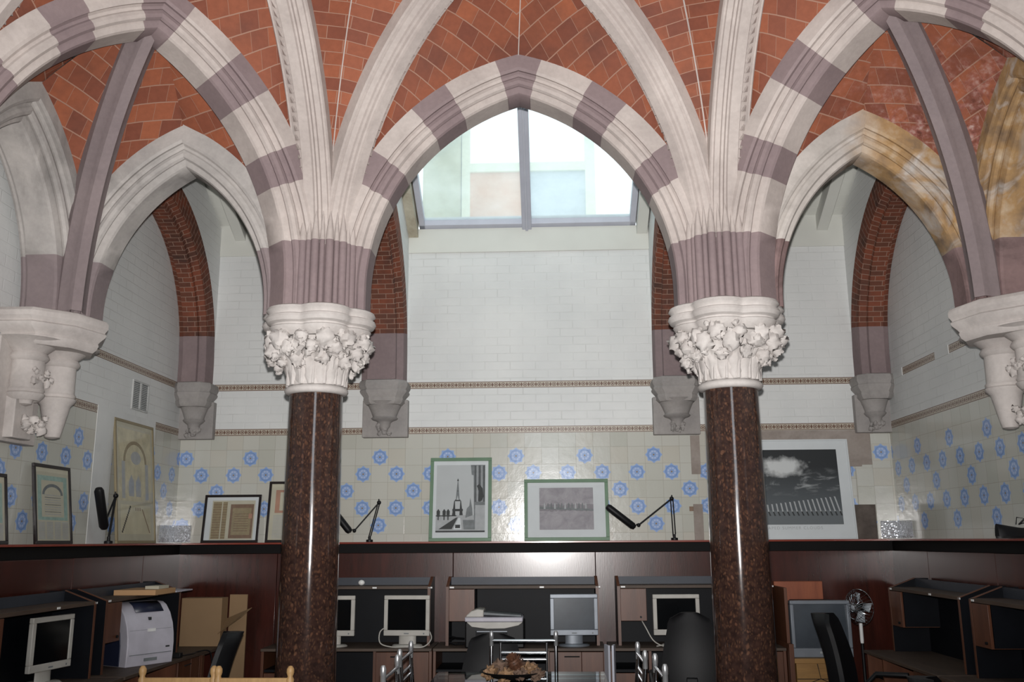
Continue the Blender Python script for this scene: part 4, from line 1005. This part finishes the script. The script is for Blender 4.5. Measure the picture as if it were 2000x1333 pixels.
def cable(name, pts, r, label, mat):
    P = [Vector(p) for p in pts]; out = []
    for i in range(len(P) - 1):
        p0, p1, p2, p3 = P[max(i - 1, 0)], P[i], P[i + 1], P[min(i + 2, len(P) - 1)]
        for k in range(6):
            t_ = k / 6; out.append(.5 * ((2 * p1) + (p2 - p0) * t_ + (2 * p0 - 5 * p1 + 4 * p2 - p3) * t_ ** 2 + (3 * p1 - p0 - 3 * p2 + p3) * t_ ** 3))
    out.append(P[-1]); tag(MB().tube(out, r, 8).build(name, mat), label, 'cable', kind='thing')
cable('monitor_cable', [(-1.17, 7.76, .92), (-1.22, 7.74, .88), (-1.21, 7.70, .80), (-1.12, 7.68, ZD + .006), (-1.00, 7.665, ZD + .006), (-.86, 7.68, ZD + .006), (-.80, 7.72, .83), (-.83, 7.76, .90)], .005, 'pale cable looping around the monitor right of the left pillar', M_beige)
cable('monitor_cable', [(.90, 7.86, .96), (.93, 7.80, .90), (.98, 7.76, .81), (1.05, 7.70, ZD + .006), (1.12, 7.66, ZD + .006), (1.05, 7.655, ZD + .017), (1.0, 7.70, ZD + .006)], .005, 'pale cable coiled beneath the small door on the desk behind the leather chair', M_beige)

# ------------------------------------------------------------------ printer, copier, television, fan
o = empty('laser_printer', (-2.785, 6.73, ZD), rad(60), 'pale grey laser printer with a curved front and dark blue sides', 'printer', kind='thing')
front = [(-.17, 0), (-.175, .06), (-.178, .14), (-.172, .20), (-.155, .27), (-.12, .34), (-.07, .395), (-.03, .415), (.14, .425)]
arcp = front + [(.20, .40), (.20, 0)]
MB().prism(arcp, -.19, .19, 'X').build('body', M_lav, parent=o, bevel=.006)
for s_ in (-1, 1): MB().prism([(-.10, .004), (-.105, .14), (-.09, .22), (-.055, .29), (0, .345), (.06, .37), (.19, .37), (.19, .004)], *sorted((s_ * .186, s_ * .196)), 'X').build('side_panel', M_navy, parent=o, bevel=.004)
MB().add([(x, y - .003, z + .003) for x in (-.10, .13) for y, z in ((-.113, .350), (-.07, .397), (-.03, .418))], [(0, 1, 4, 3), (1, 2, 5, 4)]).build('control_panel', M_navy, parent=o, solid=.003)
m = MB()
for z in (.075, .235): m.box(-.17, .17, -.181 + (.018 if z > .2 else 0), -.16, z, z + .004)
m.build('seam', M_mid, parent=o); MB().box(-.03, .03, -.176, -.165, .225, .245).build('latch', M_whiteP, parent=o); MB().box(-.05, .05, -.184, -.17, .03, .05).build('tray_handle', M_mid, parent=o)
MB().box(-.008, .008, -.150, -.12, .30, .32).build('badge', M_ink, parent=o); MB().box(.12, .15, -.182, -.17, .11, .12).build('badge', M_ink, parent=o)

o = empty('copier', (-.285, 7.755, ZD), 0, 'black multifunction copier with a pale grey lid on the middle desk', 'copier', kind='thing')
MB().box(-.235, .235, -.13, .22, 0, .20).build('body', M_black, parent=o, bevel=.01)
MB().box(-.15, .10, -.145, -.12, .08, .13).build('paper_slot', M_lam, parent=o); m = MB().box(-.14, .10, -.15, -.145, .125, .132).box(-.14, .10, -.15, -.145, .078, .085); m.build('slot_edge', M_silver, parent=o)
MB().prism([(-.22, .20), (-.18, .165), (-.06, .150), (.08, .152), (.19, .175), (.225, .20)], -.16, -.12, 'Y').build('control_panel', M_beige, parent=o, bevel=.003)
MB().box(-.238, .225, -.135, .22, .20, .235).build('lid', M_lav, parent=o, bevel=.008)
MB().prism([(-.235, .235), (-.09, .235), (-.09, .29), (-.14, .295), (-.19, .28), (-.225, .25)], -.10, .20, 'Y').build('document_feeder', M_beige, parent=o, bevel=.006)
MB().prism([(-.09, .25), (.21, .237), (.21, .247), (.0, .262), (-.09, .27)], -.08, .18, 'Y').build('feeder_tray', M_mid, parent=o)

o = empty('tv_stand', (2.24, 7.72, 0), 0, 'honey oak low stand with walnut side boxes under the television', 'stand', kind='thing')
MB().box(-.195, .25, -.14, .34, .655, .69).build('top', M_oak, parent=o, bevel=.002); MB().box(-.18, .24, -.12, .34, .10, .655).build('body', M_oak, parent=o)
MB().box(-.236, -.20, -.16, .30, 0, .80).build('side_box', M_walnut, parent=o, bevel=.002)
for x in (-.12, .19): MB().box(x, x + .04, -.12, -.08, 0, .10).build('foot', M_oak, parent=o)
m = MB().box(-.179, .24, -.123, -.12, .535, .54).tube([(-.02, -.125, .65), (.0, -.125, .54), (-.14, -.125, .49)], .003, 6).tube([(0, -.125, .54), (.14, -.125, .48)], .003, 6); m.build('wire', M_black, parent=o)
tag(MB().box(2.035, 2.435, 8.06, 8.10, 0, 1.25).build('plywood_board', M_orange, bevel=.002), 'orange plywood board standing behind the television', 'board', kind='thing')
tag(MB().box(2.006, 2.03, 7.62, 8.015, .801, 1.22).build('shelf_side', M_walnut, bevel=.001), 'narrow upright walnut board left of the television', 'board', kind='thing')
o = empty('television', (2.285, 7.70, .691), 0, 'silver tube television with a grey screen in the right back corner', 'television', kind='thing')
m = MB().box(-.235, .235, -.06, .0, 0, .07).box(-.235, .235, -.06, 0, .40, .43).box(-.235, -.205, -.06, 0, .07, .40).box(.205, .235, -.06, 0, .07, .40); m.build('front_frame', M_silver, parent=o, bevel=.006)
P = [[(-.205 + .41 * i / 10, -.052 + .018 * ((i / 5 - 1) ** 2 + (j / 5 - 1) ** 2) * .5, .07 + .33 * j / 10) for i in range(11)] for j in range(11)]
MB().grid(P).build('screen', M_screenG, parent=o); MB().prism([(-.235, 0), (.235, 0), (.15, .30), (-.15, .30)], .01, .42).build('rear_shell', M_black, parent=o, bevel=.01)
MB().box(-.025, .025, -.062, -.06, .03, .045).build('badge', M_lightink, parent=o)

o = empty('desk_fan', (2.62, 7.62, ZD - .0), -1.0, 'clear wire-caged fan head on a thin white stem by the right wall desk', 'fan', kind='thing')
o.location = (2.585, 7.62, 0)
MB().lathe([(.001, 0), (.085, 0), (.085, .015), (.02, .03), (.012, .05), (.012, .80)], n=24).build('stand', M_black, parent=o); MB().lathe([(.012, .80), (.014, .82), (.014, .95)], n=16).build('stem', M_whiteP, parent=o)
m = MB()
for k in range(28):
    a = 2 * pi * k / 28; m.tube([(.02 * cos(a), -.075, 1.07 + .02 * sin(a)), (.09 * cos(a), -.06, 1.07 + .09 * sin(a)), (.135 * cos(a), -.0, 1.07 + .135 * sin(a)), (.09 * cos(a), .06, 1.07 + .09 * sin(a))], .0015, 5)
for r_ in (.03, .09, .137): m.tube([(r_ * cos(2 * pi * k / 32), -.075 * (1 - (r_ / .14) ** 3), 1.07 + r_ * sin(2 * pi * k / 32)) for k in range(32)], .002, 5, closed=True)
m.build('cage', M_chrome, parent=o)
m = MB()
for k in range(4):
    a = k * pi / 2; m.add([(.02 * cos(a), -.01, 1.07 + .02 * sin(a)), (.11 * cos(a - .3), -.02, 1.07 + .11 * sin(a - .3)), (.12 * cos(a + .3), .01, 1.07 + .12 * sin(a + .3)), (.05 * cos(a + .7), .015, 1.07 + .05 * sin(a + .7))], [(0, 1, 2, 3)])
m.build('blade', plain('smoky_clear_plastic', '#a4aab0', .2), parent=o, solid=.002)
MB().lathe([(.001, -.03), (.03, -.02), (.03, .07), (.02, .09)], n=20, M=T(0, 0, 1.07) @ RX(-pi / 2)).build('motor', M_black, parent=o)

# ------------------------------------------------------------------ cardboard and small things
o = empty('cardboard_box', (-2.75, 7.86, .761), 0, 'brown cardboard box standing open in the left back corner', 'box', kind='thing')
MB().box(-.15, .19, -.03, .12, 0, .385).build('body', M_cardboard, parent=o, bevel=.003)
MB().add([(.165, -.03, .10), (.42, -.24, .25), (.45, -.06, .31), (.165, .10, .20)], [(0, 1, 2, 3)]).build('flap', M_cardboard, parent=o, solid=.004, smooth=0)
tag(MB().box(-2.55, -2.40, 7.99, 8.005, 0, 1.165).build('cardboard_sheet', M_cardboard), 'tall flat cardboard sheet standing behind the open box', 'cardboard', kind='thing')
Z2 = 1.2995
tag(MB().box(-2.92, -2.62, 6.62, 6.98, 1.2355, 1.272).build('flat_cardboard_box', M_cardL, bevel=.002, M=None), 'flat tan cardboard box on top of the printer desk hutch', 'box', kind='thing')
tag(MB().box(-2.74, -2.64, 6.72, 6.90, 1.2725, 1.295).build('small_carton', M_cream, bevel=.002), 'small cream and white carton on the flat tan box', 'carton', kind='thing')
tag(MB().box(-2.80, -2.62, 7.0, 7.32, 1.2355, 1.246).build('grey_tray', M_lav, bevel=.002), 'thin pale grey tray on the printer desk hutch', 'tray', kind='thing')
tag(MB().sph((-1.43, YF + .36, 1.258), .028, 14, 8, sq=(1, .8, .8)).build('paper_ball', M_whiteP), 'small crumpled white ball on the desk hutch right of the left pillar', 'ball', kind='thing')
tag(MB().cbox((-2.60, 7.05, ZD + .018), (.06, .05, .035)).build('plug_adapter', M_black, bevel=.004), 'small black plug adapter on the desk beside the laser printer', 'adapter', kind='thing')
cable('power_cable', [(-2.57, 7.08, ZD + .012), (-2.56, 7.25, ZD + .006), (-2.57, 7.38, ZD + .006), (-2.50, 7.46, .755), (-2.49, 7.50, .55)], .005, 'black cable trailing from the plug adapter over the desk edge', M_black)
cable('white_cable', [(-2.98, 5.72, ZD + .006), (-2.90, 5.58, ZD + .006), (-2.80, 5.48, ZD + .006)], .005, 'white cable on the desk under the sideways monitor', M_whiteP)
tag(MB().tube([(-.60, 7.88, ZD + .012), (-.55, 7.84, ZD + .012), (-.62, 7.80, ZD + .012), (-.69, 7.84, ZD + .03), (-.63, 7.90, ZD + .05), (-.55, 7.86, ZD + .05), (-.60, 7.80, ZD + .06), (-.68, 7.86, ZD + .07)], .008, 8).build('cable_bundle', M_black), 'tangle of black cable under the small cabinet door beside the copier', 'cable', kind='thing')
o = empty('folding_panel', (.600, 7.53, 0), 0, 'pale grey folding metal panel standing between the middle and right desks', 'panel', kind='thing')
for x, a in ((0, .25), (.05, -.2)): MB().box(0, .016, -.05, .05, 0, .80, 0, T(x - .012, 0, 0) @ RZ(a)).build('leaf', M_bluegrey, parent=o)

# ------------------------------------------------------------------ office chairs
def office_chair(label, bw=.46, bh=.62, zt=1.06):
    o = empty('office_chair', label=label, cat='chair', kind='thing')
    zb = zt - bh; P = []; Q = []
    for j in range(17):
        t_ = j / 16; z = zb + bh * t_; hw = bw / 2 * (.80 + .2 * sin(pi * min(1, t_ * 1.25))) * (1 if t_ < .78 else .42 + .58 * sqrt(max(.0, 1 - ((t_ - .78) / .22) ** 2.6)))
        y = .17 + .10 * t_ - .035 * sin(pi * t_); wr = .010 * max(0, sin(t_ * 42)) if .18 < t_ < .45 else 0
        P.append([(hw * s_, y + .05 * (1 - s_ * s_) * .0 - .045 * (s_ * s_), z) for s_ in [-1 + k / 5 for k in range(11)]])
        Q.append([(hw * s_, y + .03 + (.060 + wr) * sqrt(max(0, 1 - s_ ** 4)) - .045 * s_ * s_, z + (-.02 * (1 - s_ * s_) if .18 < t_ < .45 else 0)) for s_ in [-1 + k / 5 for k in range(11)]])
    m = MB(); m.grid([r[::-1] for r in P]); m.grid(Q)
    for side in (0, 10): m.grid([[P[j][side], Q[j][side]] if side else [Q[j][side], P[j][side]] for j in range(17)])
    m.grid([P[0], Q[0]]); m.grid([Q[-1], P[-1]]); m.build('backrest', M_leather, parent=o, smooth=50)
    MB().box(-.23, .23, -.27, .20, .44, .53).build('seat', M_leather, parent=o, bevel=.035, seg=4)
    for s_ in (-1, 1):
        a = MB().tube([(s_ * .26, .10, .47), (s_ * .29, .10, .60), (s_ * .285, .02, .675), (s_ * .28, -.18, .68), (s_ * .27, -.20, .60), (s_ * .25, -.10, .47)], .016, 10); a.build('armrest', M_black, parent=o)
    MB().box(-.04, .04, .12, .24, .38, .62).build('back_bracket', M_black, parent=o, bevel=.006)
    MB().lathe([(.03, .09), (.03, .30), (.02, .30), (.02, .44)], n=16).build('gas_post', M_black, parent=o)
    for k in range(5):
        a = 2 * pi * k / 5 + .3; g = MB().tube([(.02 * cos(a), .02 * sin(a), .11), (.28 * cos(a), .28 * sin(a), .075)], [.024, .016], 8).build('base_leg', M_black, parent=o)
        MB().lathe([(.001, -.012), (.027, -.012), (.027, .012), (.001, .012)], n=14, M=T(.28 * cos(a), .28 * sin(a), .027) @ RZ(a) @ RX(pi / 2)).build('caster', M_black, parent=g)
    return o
c1 = office_chair('large black leather office chair in front of the white monitor by the right pillar', bw=.42, zt=1.065); c1.location = (1.155, 6.92, 0); c1.rotation_euler = (0, 0, pi)
c1.rotation_euler = (0, 0, rad(168)); c1.rotation_euler = (0, 0, rad(-8))
M_chair_at = lambda x, y, rz, lab, sc_=1: dup(c1, (x, y, 0), rz, lab, scale=(1, 1, sc_))
M_chair_at(-2.24, 6.28, rad(-72), 'black office chair seen side-on before the cardboard box', .95)
M_chair_at(-.27, 7.20, rad(4), 'black office chair tucked in front of the copier', .84).scale = (1.15, 1, .84)
M_chair_at(2.24, 6.40, rad(62), 'black office chair seen side-on in front of the television', 1.04)
M_chair_at(2.27, 4.82, rad(62), 'black office chair low before the near right wall desk', .86)
M_chair_at(2.34, 4.15, rad(66), 'black office chair at the bottom right edge of the picture', .90)

# ------------------------------------------------------------------ dining table, chrome chairs, bowl, wooden chair
t = NT('table_glass'); tr = t.n('ShaderNodeBsdfTransparent'); tr.inputs[0].default_value = (.75, .84, .82, 1); g = t.n('ShaderNodeBsdfGlossy'); g.inputs['Roughness'].default_value = .03
fr = t.n('ShaderNodeLayerWeight'); fr.inputs[0].default_value = .35; mx = t.n('ShaderNodeMixShader'); t.l(fr.outputs[0], mx.inputs[0]); t.l(tr.outputs[0], mx.inputs[1]); t.l(g.outputs[0], mx.inputs[2]); t.l(mx.outputs[0], t.t.nodes['Material Output'].inputs[0]); M_tglass = t.mat
o = empty('dining_table', (-.04, 5.60, 0), 0, 'glass topped dining table in the middle of the room under the bowl', 'table', kind='thing')
MB().box(-.55, .55, -.85, .82, .738, .750).build('glass_top', M_tglass, parent=o, bevel=.003)
for x in (-.46, .46):
    for y in (-.75, .72): MB().tube([(x, y, 0), (x, y, .737)], .025, 14).build('leg', M_chrome, parent=o)
MB().tube([(-.46, .72, .70), (.46, .72, .70)], .012).tube([(-.46, -.75, .70), (.46, -.75, .70)], .012).build('crossbar', M_chrome, parent=o)
def chrome_chair(label):
    o = empty('chrome_dining_chair', label=label, cat='chair', kind='thing')
    for s_ in (-1, 1):
        MB().tube([(s_ * .225, .20, 0), (s_ * .225, .19, .45), (s_ * .225, .225, .885)], .013, 12).build('rear_leg', M_chrome, parent=o)
        MB().lathe([(.013, 0), (.0145, .004), (.0145, .05), (.016, .052), (.016, .085), (.010, .10), (.002, .102)], n=16, M=T(s_ * .225, .225, .88)).build('post_cap', M_chromeGlare, parent=o)
        MB().tube([(s_ * .20, -.20, 0), (s_ * .20, -.20, .44)], .012, 12).build('front_leg', M_chrome, parent=o)
        MB().tube([(s_ * .16, .205, .56), (s_ * .16, .222, .90)], .008, 10).build('upright', M_chrome, parent=o)
    for z, w in ((.915, .225), (.835, .16), (.79, .16), (.56, .16)): MB().tube([(-w, .222, z), (w, .222, z)], .010, 10).build('back_rail', M_chrome, parent=o)
    MB().box(-.21, .21, -.21, .20, .44, .485).build('seat', M_leather, parent=o, bevel=.012)
    return o
g_ = 'chrome dining chairs round the glass table'
k1 = chrome_chair('chrome dining chair at the far end of the glass table'); k1.location = (-.03, 6.50, 0); k1['group'] = g_
dup(k1, (-.50, 5.85, 0), rad(90), 'chrome dining chair on the left side of the glass table, farther one', g_)
dup(k1, (-.47, 5.13, 0), rad(90), 'chrome dining chair on the left side of the glass table, nearer one', g_)
dup(k1, (.47, 5.77, 0), rad(-90), 'chrome dining chair on the right side of the glass table, farther one', g_)
dup(k1, (.51, 5.17, 0), rad(-90), 'chrome dining chair on the right side of the glass table, nearer one', g_)
o = empty('wooden_bowl', (-.08, 6.05, .7505), 0, 'shallow dark bowl heaped with cones on the glass table', 'bowl', kind='thing')
MB().lathe([(.001, .004), (.07, 0), (.14, .02), (.20, .050), (.205, .056), (.195, .056), (.13, .03), (.001, .014)], n=36).build('dish', M_darkwood, parent=o)
r_ = random.Random(4); M_cone = plain('brown_cone', '#5a3a28', .6, var=.3, scale=40); M_dried = plain('tan_dried_pod', '#8f7052', .7, var=.3, scale=30); M_pot = plain('grey_brown_pod', '#6b5648', .8, var=.3, scale=30)
def cone(name, x, y, z, r, mat, lab, spiky):
    m = MB()
    if spiky:
        m.sph((0, 0, 0), r * .7, 12, 8)
        for j in range(7):
            b = -1.2 + .4 * j
            for k in range(12):
                a = 2 * pi * (k + .5 * (j % 2)) / 12; dv_ = Vector((cos(b) * cos(a), cos(b) * sin(a), sin(b))); e1 = dv_.cross(Vector((0, 0, 1)) if abs(dv_.z) < .9 else Vector((1, 0, 0))).normalized() * r * .18; up = dv_.cross(e1).normalized() * r * .06
                q = dv_ * r * .6; m.add([q - e1, q + e1, dv_ * r * 1.12 + e1 * .4, dv_ * r * 1.12 - e1 * .4, q - e1 + up, q + e1 + up], [(0, 1, 2, 3), (4, 3, 2, 5), (0, 3, 4), (1, 5, 2)])
    else: m.sph((0, 0, 0), r, 18, 12, sq=(1.3, .9, .8), jit=.9)
    q = m.build(name, mat); q.location = (x, y, z); q.rotation_euler = (r_.uniform(-.6, .6), r_.uniform(-.6, .6), r_.uniform(0, 3)); tag(q, lab, name.split('_')[-1], kind='thing')
ZB = .775
cone('pine_cone', -.07, 6.05, ZB + .075, .058, M_cone, 'large dark brown pine cone topping the heap in the bowl', True)
for nm, x, y, z, r, mt, lb in (('dried_pod', -.22, 5.99, .02, .040, M_dried, 'long tan dried pod at the left rim of the bowl'), ('dried_pod', -.12, 5.94, .015, .042, M_dried, 'pale tan dried pod at the near rim of the bowl'), ('dried_pod', .03, 6.00, .04, .042, M_dried, 'curly tan dried pod right of the pine cone'),
        ('dried_pod', .07, 5.95, .015, .036, M_pot, 'grey brown pod at the right rim of the bowl'), ('dried_pod', -.17, 6.06, .05, .044, M_pot, 'grey brown pod left of the pine cone'), ('dried_pod', -.03, 5.93, .02, .036, M_pot, 'dark pod at the near middle of the bowl'), ('dried_pod', .0, 6.12, .03, .045, M_pot, 'dark pod at the back of the bowl'), ('dried_pod', -.10, 6.14, .03, .04, M_dried, 'tan pod behind the pine cone')):
    cone(nm, x, y, ZB + z, r, mt, lb, False)
o = empty('wooden_chair', (-1.905, 5.10, 0), 0, 'pale pine spindle-back chair at the bottom left of the picture', 'chair', kind='thing')
for x in (-.20, .20):
    MB().lathe([(.017, 0), (.019, .2), (.017, .44), (.021, .48), (.015, .52), (.020, .60), (.016, .80), (.022, .86), (.014, .875), (.021, .895), (.020, .915), (.010, .93), (.001, .932)], n=18, M=T(x, .2, 0)).build('rear_post', M_pine, parent=o, smooth=50)
    MB().lathe([(.016, 0), (.020, .2), (.016, .44)], n=16, M=T(x, -.2, 0)).build('front_leg', M_pine, parent=o)
MB().box(-.19, .19, .188, .212, .835, .868).build('top_rail', M_pine, parent=o, bevel=.004); MB().box(-.19, .19, .19, .21, .55, .575).build('lower_rail', M_pine, parent=o, bevel=.003)
for k in range(7): MB().lathe([(.006, .575), (.009, .68), (.006, .72), (.009, .76), (.006, .835)], n=10, M=T(-.15 + .05 * k, .2, 0)).build('spindle', M_pine, parent=o)
MB().box(-.208, .208, -.22, .22, .44, .465).build('seat', M_pine, parent=o, bevel=.008)
o2 = dup(o, (-1.475, 5.09, 0), 0, 'second pale pine spindle-back chair beside the first, mostly below the picture', None)
